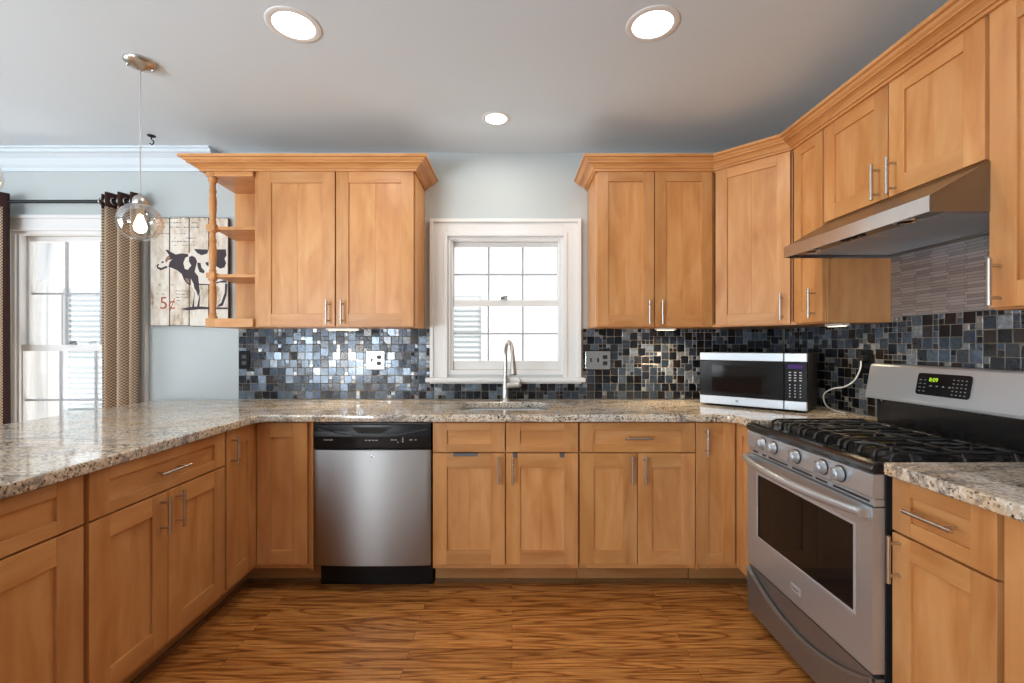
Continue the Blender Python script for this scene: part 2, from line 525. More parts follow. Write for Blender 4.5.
class MB:
    """Collects shapes and links them as ONE mesh object; UVs are in metres with u along the grain, Col is the board tone."""

    def __init__(self):
        self.v, self.f, self.uv, self.c, self.m, self.s = [], [], [], [], [], []

    def quad(self, pts, uv=None, col=(1, 1, 1), mi=0, sm=False):
        i = len(self.v)
        self.v += [tuple(p) for p in pts]
        self.f.append(tuple(range(i, i + len(pts))))
        self.uv.append(uv or [(0, 0)] * len(pts))
        self.c.append(col)
        self.m.append(mi)
        self.s.append(sm)

    def raw(self, verts, faces, mi=0, sm=True, col=(1, 1, 1)):
        i = len(self.v)
        self.v += [tuple(p) for p in verts]
        for f in faces:
            self.f.append(tuple(i + k for k in f))
            self.uv.append([(verts[k][2] + verts[k][0] * .3, verts[k][0] + verts[k][1]) for k in f])
            self.c.append(col)
            self.m.append(mi)
            self.s.append(sm)

    def box(self, x0, x1, y0, y1, z0, z1, grain='z', mi=0, tone=None, col=None):
        if x0 > x1: x0, x1 = x1, x0
        if y0 > y1: y0, y1 = y1, y0
        if z0 > z1: z0, z1 = z1, z0
        t = tone if tone is not None else RND.uniform(0.84, 1.06)
        c = col or (t, t * RND.uniform(0.985, 1.01), t * RND.uniform(0.96, 1.02))
        ou, ov = RND.uniform(0, 50), RND.uniform(0, 50)
        P = [(x0, y0, z0), (x1, y0, z0), (x1, y1, z0), (x0, y1, z0), (x0, y0, z1), (x1, y0, z1), (x1, y1, z1), (x0, y1, z1)]
        i = len(self.v)
        self.v += P
        g = 'xyz'.index(grain)
        for f, ax in (((0, 3, 2, 1), 2), ((4, 5, 6, 7), 2), ((0, 1, 5, 4), 1), ((2, 3, 7, 6), 1), ((1, 2, 6, 5), 0), ((3, 0, 4, 7), 0)):
            a = [k for k in (0, 1, 2) if k != ax]
            if g in a:
                o = a[0] if a[1] == g else a[1]
                u = g
            else:
                u, o = a
            self.f.append(tuple(i + k for k in f))
            self.uv.append([(P[k][u] + ou, P[k][o] + ov + ax * 3.3) for k in f])
            self.c.append(c)
            self.m.append(mi)
            self.s.append(False)
        return self

    def prism(self, poly, axis, a0, a1, mi=0, tone=1.0, sm=False, col=None):
        """poly: 2D points; axis 'x': (y,z), 'y': (x,z), 'z': (x,y); extruded a0..a1."""
        def P(p, a):
            return {'x': (a, p[0], p[1]), 'y': (p[0], a, p[1]), 'z': (p[0], p[1], a)}[axis]
        n = len(poly)
        ou, ov = RND.uniform(0, 50), RND.uniform(0, 50)
        i = len(self.v)
        self.v += [P(p, a0) for p in poly] + [P(p, a1) for p in poly]
        c = col or (tone, tone, tone)
        fs = [tuple(i + k for k in range(n)), tuple(i + n + k for k in reversed(range(n)))]
        uvs = [[(p[0] + ou, p[1] + ov) for p in poly], [(p[0] + ou, p[1] + ov) for p in reversed(poly)]]
        d = 0
        for k in range(n):
            k2 = (k + 1) % n
            ln = math.dist(poly[k], poly[k2])
            fs.append((i + k, i + n + k, i + n + k2, i + k2))
            uvs.append([(a0 + ou, d + ov), (a1 + ou, d + ov), (a1 + ou, d + ln + ov), (a0 + ou, d + ln + ov)])
            d += ln
        for q, (f, u) in enumerate(zip(fs, uvs)):
            self.f.append(f)
            self.uv.append(u)
            self.c.append(c)
            self.m.append(mi)
            self.s.append(sm and q > 1)
        return self

    def tube(self, pts, r, n=12, mi=0, caps=True, closed=False, tone=1.0):
        pts = [Vector(p) for p in pts]
        rs = r if isinstance(r, (list, tuple)) else [r] * len(pts)
        K = len(pts)
        verts, faces = [], []
        up = None
        for k in range(K):
            if closed:
                t = (pts[(k + 1) % K] - pts[k - 1]).normalized()
            else:
                t = (pts[min(k + 1, K - 1)] - pts[max(k - 1, 0)]).normalized()
            if up is None:
                a = Vector((0, 0, 1)) if abs(t.z) < 0.9 else Vector((1, 0, 0))
                up = t.cross(a).normalized()
            else:
                up = (up - t * up.dot(t)).normalized()
            b = t.cross(up)
            for q in range(n):
                an = 2 * math.pi * q / n
                verts.append(pts[k] + (up * math.cos(an) + b * math.sin(an)) * rs[k])
        for k in range(K if closed else K - 1):
            k2 = (k + 1) % K
            for q in range(n):
                q2 = (q + 1) % n
                faces.append((k * n + q, k * n + q2, k2 * n + q2, k2 * n + q))
        self.raw(verts, faces, mi, True, (tone,) * 3)
        if caps and not closed:
            self.raw(verts[:n], [tuple(reversed(range(n)))], mi, False, (tone,) * 3)
            self.raw(verts[-n:], [tuple(range(n))], mi, False, (tone,) * 3)
        return self

    def lathe(self, prof, c=(0, 0, 0), axis='z', n=24, mi=0, sm=True, tone=1.0, caps=True):
        """prof: (radius, height along the axis)"""
        verts, faces = [], []
        for r, h in prof:
            for q in range(n):
                a = 2 * math.pi * q / n
                x, y = r * math.cos(a), r * math.sin(a)
                p = {'z': (x, y, h), 'y': (x, h, -y), 'x': (h, x, y)}[axis]
                verts.append((c[0] + p[0], c[1] + p[1], c[2] + p[2]))
        K = len(prof)
        for k in range(K - 1):
            for q in range(n):
                q2 = (q + 1) % n
                faces.append((k * n + q, k * n + q2, (k + 1) * n + q2, (k + 1) * n + q))
        self.raw(verts, faces, mi, sm, (tone,) * 3)
        if caps:
            if prof[0][0] > 1e-5:
                self.raw(verts[:n], [tuple(reversed(range(n)))], mi, False, (tone,) * 3)
            if prof[-1][0] > 1e-5:
                self.raw(verts[-n:], [tuple(range(n))], mi, False, (tone,) * 3)
        return self

    def sweep(self, path, prof, mi=0, tone=1.0):
        """closed profile (out, z) swept along a horizontal open path (x, y) with mitred corners; 'out' lies right of the path."""
        n = len(prof)
        K = len(path)
        rows = []
        dist = [0.0]
        for k in range(1, K):
            dist.append(dist[-1] + math.dist(path[k - 1], path[k]))
        for k in range(K):
            def nrm(a, b):
                d = Vector((b[0] - a[0], b[1] - a[1])).normalized()
                return Vector((d.y, -d.x))
            if k == 0: m_ = nrm(path[0], path[1])
            elif k == K - 1: m_ = nrm(path[-2], path[-1])
            else:
                n1, n2 = nrm(path[k - 1], path[k]), nrm(path[k], path[k + 1])
                m_ = (n1 + n2) / (1 + n1.dot(n2))
            rows.append([(path[k][0] + m_.x * o, path[k][1] + m_.y * o, z) for o, z in prof])
        per = [0.0]
        for j in range(n):
            per.append(per[-1] + math.dist(prof[j], prof[(j + 1) % n]))
        for k in range(K - 1):
            off = RND.uniform(0, 40)
            for j in range(n):
                j2 = (j + 1) % n
                self.quad([rows[k][j], rows[k][j2], rows[k + 1][j2], rows[k + 1][j]],
                          [(dist[k] + off, per[j]), (dist[k] + off, per[j + 1]), (dist[k + 1] + off, per[j + 1]), (dist[k + 1] + off, per[j])],
                          (tone,) * 3, mi)
        self.quad(list(reversed(rows[0])), None, (tone,) * 3, mi)
        self.quad(rows[-1], None, (tone,) * 3, mi)
        return self

    def build(self, name, mats, parent=None, loc=None, rot=None, bevel=0.0, seg=2):
        me = bpy.data.meshes.new(name)
        me.from_pydata(self.v, [], self.f)
        me.uv_layers.new(name='UVMap')
        me.color_attributes.new('Col', 'FLOAT_COLOR', 'CORNER')
        uvl = me.uv_layers['UVMap']
        ca = me.color_attributes['Col']
        for fi, p in enumerate(me.polygons):
            p.material_index = self.m[fi]
            p.use_smooth = self.s[fi]
            u = self.uv[fi]
            c = self.c[fi]
            for k in range(p.loop_total):
                uvl.data[p.loop_start + k].uv = u[k]
                ca.data[p.loop_start + k].color = (c[0], c[1], c[2], 1)
        if not isinstance(mats, (list, tuple)):
            mats = [mats]
        for mm in mats:
            me.materials.append(mm)
        o = bpy.data.objects.new(name, me)
        COL.objects.link(o)
        if parent: o.parent = parent
        if loc: o.location = loc
        if rot: o.rotation_euler = rot
        if bevel > 0:
            b = o.modifiers.new('bevel', 'BEVEL')
            b.width = bevel
            b.segments = seg
            b.limit_method = 'ANGLE'
            b.angle_limit = R(40)
            b.harden_normals = False
        return o


def empty(name, loc, rz=0.0):
    o = bpy.data.objects.new(name, None)
    COL.objects.link(o)
    o.location = loc
    o.rotation_euler = (0, 0, rz)
    o.empty_display_size = 0.1
    return o


def tag(o, label, cat, group=None):
    o['label'] = label
    o['category'] = cat
    if group: o['group'] = group
    return o


def struct(o):
    o['kind'] = 'structure'
    return o


def text(name, s, size, m, parent, loc, rot=(R(90), 0, 0), depth=0.0004, align='CENTER'):
    cu = bpy.data.curves.new(name, 'FONT')
    cu.body = s
    cu.size = size
    cu.align_x = align
    cu.align_y = 'CENTER'
    cu.extrude = depth
    t = bpy.data.objects.new(name + '_source', cu)
    me = bpy.data.meshes.new_from_object(t)
    bpy.data.objects.remove(t)
    me.materials.clear()
    me.materials.append(m)
    o = bpy.data.objects.new(name, me)
    COL.objects.link(o)
    o.parent = parent
    o.location = loc
    o.rotation_euler = rot
    return o


def bits(name, boxes, m, parent):
    for q in boxes:
        b = MB()
        b.box(*q)
        b.build(name, m, parent)


def rounded(poly, rads, seg=6):
    out = []
    n = len(poly)
    for i in range(n):
        p, a, b = Vector(poly[i]), Vector(poly[i - 1]), Vector(poly[(i + 1) % n])
        r = rads[i] if isinstance(rads, (list, tuple)) else rads
        if r <= 0:
            out.append(tuple(p))
            continue
        u, v = (a - p).normalized(), (b - p).normalized()
        s, e = p + u * r, p + v * r
        for k in range(seg + 1):
            t = k / seg
            q = s * (1 - t) ** 2 + p * 2 * t * (1 - t) + e * t ** 2
            out.append(tuple(q))
    return out


def slab(name, outlines, z0, z1, bevel, m):
    cu = bpy.data.curves.new(name, 'CURVE')
    cu.dimensions = '2D'
    cu.fill_mode = 'BOTH'
    cu.extrude = (z1 - z0) / 2 - bevel
    cu.bevel_depth = bevel
    cu.bevel_resolution = 3
    cu.offset = -bevel
    for pts in outlines:
        sp = cu.splines.new('POLY')
        sp.points.add(len(pts) - 1)
        for k, p in enumerate(pts):
            sp.points[k].co = (p[0], p[1], 0, 1)
        sp.use_cyclic_u = True
    t = bpy.data.objects.new(name + '_source', cu)
    me = bpy.data.meshes.new_from_object(t)
    bpy.data.objects.remove(t)
    me.materials.clear()
    me.materials.append(m)
    o = bpy.data.objects.new(name, me)
    COL.objects.link(o)
    o.location = (0, 0, (z0 + z1) / 2)
    return o


# ------------------------------------------------------------------ the setting
LX, BY = -4.7, -2.7      # dining room left wall, wall behind the camera
b = MB(); b.box(LX - .15, RX + .15, BY - .15, WY + .15, -0.1, 0); struct(b.build('floor', M['floor']))
b = MB(); b.box(LX - .15, RX + .15, BY - .15, WY + .15, CEIL, CEIL + .1); struct(b.build('ceiling', M['ceil']))


def wall_with_holes(name, axis, a, t, u0, u1, holes, m):
    """wall along x (axis 'y' fixed) or along y (axis 'x' fixed), boxes around the rectangular holes (u0,u1,z0,z1)."""
    b = MB()
    us = sorted({u0, u1} | {h[0] for h in holes} | {h[1] for h in holes})
    for i in range(len(us) - 1):
        ua, ub = us[i], us[i + 1]
        zs = [(0, CEIL)]
        for h in holes:
            if h[0] <= ua and h[1] >= ub:
                zs = [(0, h[2]), (h[3], CEIL)]
        for z0, z1 in zs:
            if axis == 'y': b.box(ua, ub, a, a + t, z0, z1)
            else: b.box(a, a + t, ua, ub, z0, z1)
    return struct(b.build(name, m))


W1 = (-0.43, 0.345, 1.075, 1.985)       # sink window opening
W2 = (-3.265, -2.48, 0.49, 2.022)       # dining window opening
wall_with_holes('wall_back', 'y', WY, 0.15, LX, RX, [W2, W1], M['wall'])
wall_with_holes('wall_right', 'x', RX, 0.15, BY, WY, [], M['wall'])
wall_with_holes('wall_left', 'x', LX - .15, 0.15, BY, WY, [(-0.5, 1.7, 0.6, 2.1)], M['wall'])
wall_with_holes('wall_front', 'y', BY - .15, 0.15, LX, RX, [(-3.95, -1.95, 0.05, 2.15)], M['wall'])

# white crown moulding of the dining room, ends at the wooden end shelf
b = MB()
cp = [(0, CEIL), (0, CEIL - .125), (.012, CEIL - .125), (.014, CEIL - .105), (.03, CEIL - .09), (.05, CEIL - .055), (.075, CEIL - .035),
      (.09, CEIL - .03), (.09, CEIL - .012), (.105, CEIL - .01), (.105, CEIL)]
b.sweep([(LX, BY), (LX, WY), (-1.905, WY)], cp)
struct(b.build('trim_1', M['ceil']))
b = MB()
b.box(LX, -1.93, WY - .015, WY, 0, .1); b.box(LX, -1.93, WY - .022, WY, 0, .02)
struct(b.build('baseboard_back', M['trim'], bevel=.003))


def window(name, op, casing, cols, top_sash_rows, meet, sill_z, side_l, side_r, head):
    """double-hung window; op = opening x0,x1,z0,z1"""
    x0, x1, z0, z1 = op
    r = struct(empty(name, ((x0 + x1) / 2, WY, z0)))
    cx, cz = (x0 + x1) / 2, z0

    def put(b, n, m, bev=.002):
        o = b.build(n, m, r, bevel=bev)
        o.matrix_parent_inverse = Matrix.Translation((-cx, -WY, -cz))
        return o
    # moulded casing: flat board, inner bead, raised outer band
    b = MB()
    for (a0, a1, c0, c1) in ((side_l, x0 + .012, sill_z, head), (x1 - .012, side_r, sill_z, head)):
        b.box(a0, a1, WY - .018, WY - .001, c0, c1)
    b.box(x0 + .012, x1 - .012, WY - .018, WY - .001, z1 - .012, head)
    for (a0, a1) in ((side_l, side_l + .022), (side_r - .022, side_r)):
        b.box(a0, a1, WY - .032, WY - .018, sill_z, head)
    b.box(side_l + .022, side_r - .022, WY - .032, WY - .018, head - .022, head)
    for (a0, a1) in ((x0 - .012, x0 + .012), (x1 - .012, x1 + .012)):
        b.box(a0, a1, WY - .024, WY - .018, sill_z, z1 + .012)
    b.box(x0 + .012, x1 - .012, WY - .024, WY - .018, z1 - .012, z1 + .012)
    put(b, 'casing', M['trim'])
    # jamb liner
    b = MB()
    b.box(x0, x0 + .03, WY, WY + .14, z0, z1); b.box(x1 - .03, x1, WY, WY + .14, z0, z1)
    b.box(x0 + .03, x1 - .03, WY, WY + .14, z1 - .03, z1); b.box(x0 + .03, x1 - .03, WY, WY + .14, z0, z0 + .03)
    b.box(x0 + .03, x0 + .042, WY + .015, WY + .03, z0 + .03, z1 - .03); b.box(x1 - .042, x1 - .03, WY + .015, WY + .03, z0 + .03, z1 - .03)
    put(b, 'jamb', M['trim'])
    # sill with apron
    b = MB()
    b.box(side_l - .025, side_r + .025, WY - .06, WY + .03, sill_z - .028, sill_z)
    b.box(side_l - .004, side_r + .004, WY - .022, WY - .001, sill_z - .04, sill_z - .028)
    put(b, 'sill', M['trim'], .006)

    def sash(n, yy, sz0, sz1, bot, top, sw, rows, gx0, gx1):
        b = MB()
        b.box(x0 + .031, gx0, yy, yy + .035, sz0, sz1); b.box(gx1, x1 - .031, yy, yy + .035, sz0, sz1)
        b.box(gx0, gx1, yy, yy + .035, sz0, sz0 + bot); b.box(gx0, gx1, yy, yy + .035, sz1 - top, sz1)
        gz0, gz1 = sz0 + bot, sz1 - top
        for k in range(1, cols):
            xx = gx0 + (gx1 - gx0) * k / cols
            b.box(xx - .006, xx + .006, yy + .012, yy + .03, gz0, gz1, mi=1)
        for k in range(1, rows):
            zz = gz0 + (gz1 - gz0) * k / rows
            b.box(gx0, gx1, yy + .0125, yy + .0295, zz - .006, zz + .006, mi=1)
        s = put(b, n, [M['trim'], M['grille']])
        b = MB(); b.box(gx0 - .004, gx1 + .004, yy + .019, yy + .023, gz0 - .004, gz1 + .004)
        g = b.build('glass_pane', M['glass'], s)
        return s
    gx0, gx1 = x0 + .045, x1 - .045
    sash('upper_sash', WY + .075, meet - .02, z1 - .031, .035, .032, .04, top_sash_rows, gx0, gx1)
    lo = sash('lower_sash', WY + .036, z0 + .031, meet + .02, .058, .042, .04, 2, gx0, gx1)
    b = MB()
    xm = cx - .01
    b.box(xm - .022, xm + .022, WY + .02, WY + .036, meet + .021, meet + .030)
    b.tube([(xm - .02, WY + .03, meet + .034), (xm + .012, WY + .026, meet + .040), (xm + .022, WY + .022, meet + .038)], .006, 10)
    put(b, 'sash_lock', M['clip'], 0)
    return r


window('window_1', W1, None, 3, 2, 1.545, 1.058, -.53, .446, 2.083)
window('window_2', W2, None, 3, 2, 1.25, .46, -3.325, -2.362, 2.108)

# rear patio opening and frames of the side window added for cross light (behind / beside the camera)
r = struct(empty('window_3', (-2.95, BY, 0.05)))
b = MB()
for xx in (-.96, 0, .96): b.box(xx - .04, xx + .04, -.12, 0.01, 0, 2.1)
b.box(-1.0, 1.0, -.12, .01, 0, .07); b.box(-1.0, 1.0, -.12, .01, 2.03, 2.1)
b.build('frame', M['trim'], r, bevel=.003)
b = MB(); b.box(-.96, .96, -.062, -.058, .07, 2.03); b.build('glass_pane', M['glass'], r)
r = struct(empty('window_4', (LX, 0.6, 0.6)))
b = MB()
for yy in (-1.1, 0, 1.1): b.box(-.12, .01, yy - .035, yy + .035, 0, 1.5)
b.box(-.12, .01, -1.1, 1.1, 0, .06); b.box(-.12, .01, -1.1, 1.1, 1.44, 1.5)
b.build('frame', M['trim'], r, bevel=.003)
b = MB(); b.box(-.062, -.058, -1.07, 1.07, .06, 1.44); b.build('glass_pane', M['glass'], r)

# outdoors: ground kept pale to throw light up, and the neighbouring house
b = MB(); b.box(-30, 30, WY + .2, 30, -.8, -.6); struct(b.build('ground', M['pale_ground']))
HY = 7.5
nh = tag(empty('neighbour_house', (-4, HY, -.6)), 'white sided house with louvred shutters seen through the windows', 'house')
b = MB(); b.box(-8, 9, 0, .25, 0, 2.95)
b.build('house_wall', M['siding'], nh)
b = MB(); b.box(-4.9, -4.35, -.05, 0, 0, 2.9)
b.build('corner_pier', M['pbrick'], nh)


def louvre(xa, xb, za, zb):
    b = MB()
    b.box(xa, xa + .06, -.06, -.001, za, zb); b.box(xb - .06, xb, -.06, -.001, za, zb)
    for zz in (za, (za + zb) / 2 - .04, zb - .08): b.box(xa + .06, xb - .06, -.06, -.001, zz, zz + .08)
    z = za + .1
    while z < zb - .1:
        b.prism([(-.05, z - .03), (-.045, z - .03), (-.008, z + .03), (-.013, z + .03)], 'x', xa + .06, xb - .06)
        z += .085
    return b.build('shutter', M['shutter'], nh)


louvre(-3.34, -2.62, .35, 2.80)
louvre(2.98, 3.55, .35, 2.75)
b = MB()
b.box(-2.6, -1.6, -.03, -.001, .35, 2.75); b.box(-2.52, -1.68, -.045, -.03, 2.65, 2.75)
b.box(-3.62, -3.40, -.03, -.001, 0.0, 2.9)
b.build('house_window', M['trim'], nh)

# ------------------------------------------------------------------ cabinets (local frame: x across the face, y into the cabinet, z up)
ST = 0.072


def handle_v(parent, x, zc, ln=.14):
    b = MB()
    b.tube([(x, -.034, zc - ln / 2), (x, -.034, zc + ln / 2)], .006, 12)
    for s in (-1, 1): b.tube([(x, .001, zc + s * ln * .34), (x, -.034, zc + s * ln * .34)], .0045, 10)
    return b.build('handle', M['nickel'], parent)


def handle_h(parent, xc, z, ln=.14):
    b = MB()
    b.tube([(xc - ln / 2, -.034, z), (xc + ln / 2, -.034, z)], .006, 12)
    for s in (-1, 1): b.tube([(xc + s * ln * .34, .001, z), (xc + s * ln * .34, -.034, z)], .0045, 10)
    return b.build('handle', M['nickel'], parent)


def shaker(name, parent, x0, x1, z0, z1, st=ST, rail=None, panel_grain='z', th=.02):
    rail = rail or st
    b = MB()
    b.box(x0, x0 + st, 0, th, z0, z1, 'z'); b.box(x1 - st, x1, 0, th, z0, z1, 'z')
    b.box(x0 + st, x1 - st, 0.0002, th, z0, z0 + rail, 'x'); b.box(x0 + st, x1 - st, 0.0002, th, z1 - rail, z1, 'x')
    # recessed panel of two or three glued staves
    n = max(1, round((x1 - x0 - 2 * st) / .13)) if panel_grain == 'z' else 1
    t0 = RND.uniform(.95, 1.04)
    for k in range(n):
        a0 = x0 + st - .003 + (x1 - x0 - 2 * st + .006) * k / n
        a1 = x0 + st - .003 + (x1 - x0 - 2 * st + .006) * (k + 1) / n
        b.box(a0, a1, .009, .015, z0 + rail - .003, z1 - rail + .003, panel_grain, tone=t0 + RND.uniform(-.03, .03))
    return b.build(name, M['maple'], parent, bevel=.0014)


def carcass(parent, W, z0, z1, depth, extra_st=None, top=True, th=.02):
    """sides, bottom, back and face frame behind the doors, as one body"""
    b = MB()
    y0 = th
    b.box(0, .018, y0 + .019, depth, z0, z1, 'z'); b.box(W - .018, W, y0 + .019, depth, z0, z1, 'z')
    b.box(.018, W - .018, y0 + .019, depth, z0, z0 + .018, 'x')
    b.box(.018, W - .018, depth - .012, depth, z0 + .018, z1, 'x')
    if top: b.box(.018, W - .018, y0 + .019, depth - .012, z1 - .018, z1, 'x')
    b.box(0, .04, y0 + .001, y0 + .019, z0, z1, 'z'); b.box(W - .04, W, y0 + .001, y0 + .019, z0, z1, 'z')
    b.box(.04, W - .04, y0 + .001, y0 + .019, z0, z0 + .04, 'x'); b.box(.04, W - .04, y0 + .001, y0 + .019, z1 - .03, z1, 'x')
    for e in (extra_st or []):
        b.box(*e)
    return b.build('body', M['maple'], parent, bevel=.001)


BZ0, BZ1 = .114, .876        # base cabinets
DZ0, DZ1 = .142, .712        # doors under a drawer
RZ0, RZ1 = .719, .868        # drawer fronts


def toe(parent, W, x0=0.0):
    b = MB()
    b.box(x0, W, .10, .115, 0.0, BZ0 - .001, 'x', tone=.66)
    b.box(x0, W, .088, .0995, 0.0, .022, 'x', tone=.26)  # toe board and shoe darkened in tone for the shadow at the floor
    return b.build('toe_kick', M['maple'], parent, bevel=.002)


def base_cab(name, loc, rz, W, label, depth=.628, split=True, drawers=1, pulls=True, group=None):
    r = tag(empty(name, loc, rz), label, 'cabinet', group)
    ex = [(.04, W - .04, .021, .039, .70, .732, 'x')]
    if split: ex.append((W / 2 - .02, W / 2 + .02, .021, .0389, BZ0 + .04, .70, 'z'))
    carcass(r, W, BZ0, BZ1, depth, ex, top=False)
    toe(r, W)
    return r


g = .003
FY = 2.331
# --- sink cabinet
sx0, sW = -.409, .752
c = base_cab('sink_cabinet', (sx0, FY, 0), 0, sW, 'maple base cabinet under the sink, two false drawer fronts without handles')
for (a0, a1, hx) in ((.004, sW / 2 - g, sW / 2 - .036), (sW / 2 + g, sW - .004, sW / 2 + .036)):
    shaker('drawer_front', c, a0, a1, RZ0, RZ1, ST, .04, 'x')
    d = shaker('door', c, a0, a1, DZ0, DZ1)
    handle_v(d, hx, .632)
# over-door towel clips
t = empty('over_door_clip', (sx0 + .17, FY, DZ1)); tag(t, 'wide flat grey metal clip hooked over the left sink cabinet door', 'clip')
b = MB(); b.box(-.062, .062, -.0025, -.0005, -.014, .003); b.box(-.062, .062, -.0025, .012, .0012, .003); b.build('strap', M['clip'], t)
for dx, lab in ((.425, 'small grey metal hook over the right sink door, next to its handle'), (.665, 'small grey metal hook over the right sink door, far from its handle')):
    t = empty('over_door_hook', (sx0 + dx, FY, DZ1)); tag(t, lab, 'hook', 'small hooks over the sink cabinet door')
    b = MB(); b.box(-.012, .012, -.0025, -.0005, -.02, .003); b.box(-.012, .012, -.0025, .012, .0012, .003); b.build('strap', M['clip'], t)

# --- drawer cabinet right of the sink
dW = .596
c = base_cab('drawer_cabinet', (.345, FY, 0), 0, dW, 'maple base cabinet between sink cabinet and corner, one wide drawer over two doors')
d = shaker('drawer', c, .003, dW - .003, RZ0, RZ1, ST, .04, 'x'); handle_h(d, dW / 2, .793)
for (a0, a1, hx) in ((.003, dW / 2 - .002, dW / 2 - .034), (dW / 2 + .002, dW - .003, dW / 2 + .034)):
    d = shaker('door', c, a0, a1, DZ0, DZ1); handle_v(d, hx, .632)

# --- corner cabinets (L shaped, folding pair of door leaves)


def corner_cab(name, label, pts_body, back_leaf, side_leaf, side_rz, side_loc, toe_pts):
    r = tag(empty(name, (0, 0, 0)), label, 'cabinet')
    b = MB()
    # body: L-shaped shell made of panels
    for args in pts_body: b.box(*args)
    b.build('body', M['maple'], r, bevel=.001)
    b = MB()
    for k_, args in enumerate(toe_pts): b.box(*args, tone=.66 if k_ < 2 else .26)  # floor shadow put into the toe board and shoe tones
    b.build('toe_kick', M['maple'], r, bevel=.002)
    return r


PX = -1.31           # peninsula face plane
# left corner
c = corner_cab('corner_cabinet', 'maple corner base cabinet left of the dishwasher with a folding two-leaf door',
               [(-1.03, -1.018, FY + .001, WY - .004, BZ0, BZ1, 'z'),
                (PX - .02, -1.03, FY + .021, FY + .039, BZ0, BZ1, 'z'),
                (PX - .039, PX - .021, 2.09, FY + .039, BZ0, BZ1, 'z'),
                (-1.93, PX - .039, 2.085, 2.103, BZ0, BZ1, 'z'),
                (-1.93, -1.912, 2.103, WY - .02, BZ0, BZ1, 'z'),
                (-1.912, -1.03, WY - .02, WY - .004, BZ0, BZ1, 'z'),
                (-1.912, PX - .039, 2.103, FY + .1, BZ0, BZ0 + .018, 'x'), (-1.912, -1.03, FY + .1, WY - .02, BZ0, BZ0 + .018, 'x')],
               None, None, None, None,
               [(PX - .1, -1.02, FY + .10, FY + .115, 0, BZ0 - .001, 'x'), (PX - .115, PX - .1, 2.085, FY + .115, 0, BZ0 - .001, 'y'),
                (PX - .088, -1.02, FY + .088, FY + .0995, 0, .022, 'x'), (PX - .0995, PX - .088, 2.085, FY + .0995, 0, .022, 'y')])
hl = empty('door', (0, 0, 0))
COL.objects.unlink(hl); bpy.data.objects.remove(hl)
d = shaker('door', c, 0, .258, DZ0, RZ1); d.location = (PX + .002, FY, 0)
d = shaker('door', c, 0, .24, DZ0, RZ1); d.location = (PX, 2.09, 0); d.rotation_euler = (0, 0, R(90))
handle_v(d, .035, .775)

# right corner
RF = 1.147           # right run face plane
c = corner_cab('corner_cabinet', 'maple corner base cabinet beside the range with one narrow handled door',
               [(.943, .955, FY + .001, WY - .004, BZ0, BZ1, 'z'),
                (.955, RF + .02, FY + .021, FY + .039, BZ0, BZ1, 'z'),
                (RF + .021, RF + .039, 2.15, FY + .039, BZ0, BZ1, 'z'),
                (RF + .039, RX - .012, 2.132, 2.15, BZ0, BZ1, 'z'),
                (RX - .03, RX - .012, 2.15, WY - .02, BZ0, BZ1, 'z'),
                (.955, RX - .03, WY - .02, WY - .004, BZ0, BZ1, 'z'),
                (.955, RX - .03, FY + .1, WY - .02, BZ0, BZ0 + .018, 'x')],
               None, None, None, None,
               [(.945, RF + .1, FY + .10, FY + .115, 0, BZ0 - .001, 'x'), (RF + .1, RF + .115, 2.14, FY + .115, 0, BZ0 - .001, 'y'),
                (.945, RF + .088, FY + .088, FY + .0995, 0, .022, 'x'), (RF + .088, RF + .0995, 2.14, FY + .0995, 0, .022, 'y')])
d = shaker('door', c, 0, .198, DZ0, RZ1, .062); d.location = (.946, FY, 0)
handle_v(d, .044, .775)
d = shaker('door', c, 0, .185, DZ0, RZ1, .055); d.location = (RF, FY - .004, 0); d.rotation_euler = (0, 0, R(-90))

# --- peninsula
pW = .672
c = base_cab('peninsula_cabinet', (PX, 1.408, 0), R(90), pW, 'maple peninsula cabinet nearest the corner, long drawer with handle over two doors', depth=.62)
d = shaker('drawer', c, .003, pW - .003, RZ0, RZ1, ST, .04, 'x'); handle_h(d, pW / 2 - .01, .793, .15)
for (a0, a1, hx) in ((.003, pW / 2 - .012, pW / 2 - .046), (pW / 2 - .008, pW - .003, pW / 2 + .030)):
    d = shaker('door', c, a0, a1, DZ0, DZ1); handle_v(d, hx, .632)
c = base_cab('peninsula_cabinet', (PX, .80, 0), R(90), .602, 'maple peninsula cabinet in the near left corner of the view', depth=.62, split=False)
d = shaker('drawer', c, .003, .592, RZ0, RZ1, .082, .04, 'x'); handle_h(d, .25, .793, .15)
d = shaker('door', c, .003, .592, DZ0, DZ1, .082); handle_v(d, .05, .632)

# --- right cabinet in front of the range
c = base_cab('range_side_cabinet', (RF, 1.376, 0), R(-90), .306, 'maple base cabinet on the near side of the range, drawer over one door', split=False)
d = shaker('drawer', c, .003, .299, RZ0 - .008, RZ1, .062, .042, 'x'); handle_h(d, .150, .793, .145)
d = shaker('door', c, .003, .299, DZ0, DZ1 - .008, .062); handle_v(d, .03, .632)
t = tag(empty('end_panel', (RF, 1.065, 0), R(-90)), 'plain maple end panel at the right edge, next to the range side cabinet', 'panel')
b = MB(); b.box(.0, .16, .004, .022, .0, BZ1 - .002, 'z'); b.build('face_board', M['maple'], t, bevel=.002)
b = MB(); b.box(.142, .16, .022, .62, .0, BZ1 - .002, 'z'); b.build('return_board', M['maple'], t, bevel=.002)

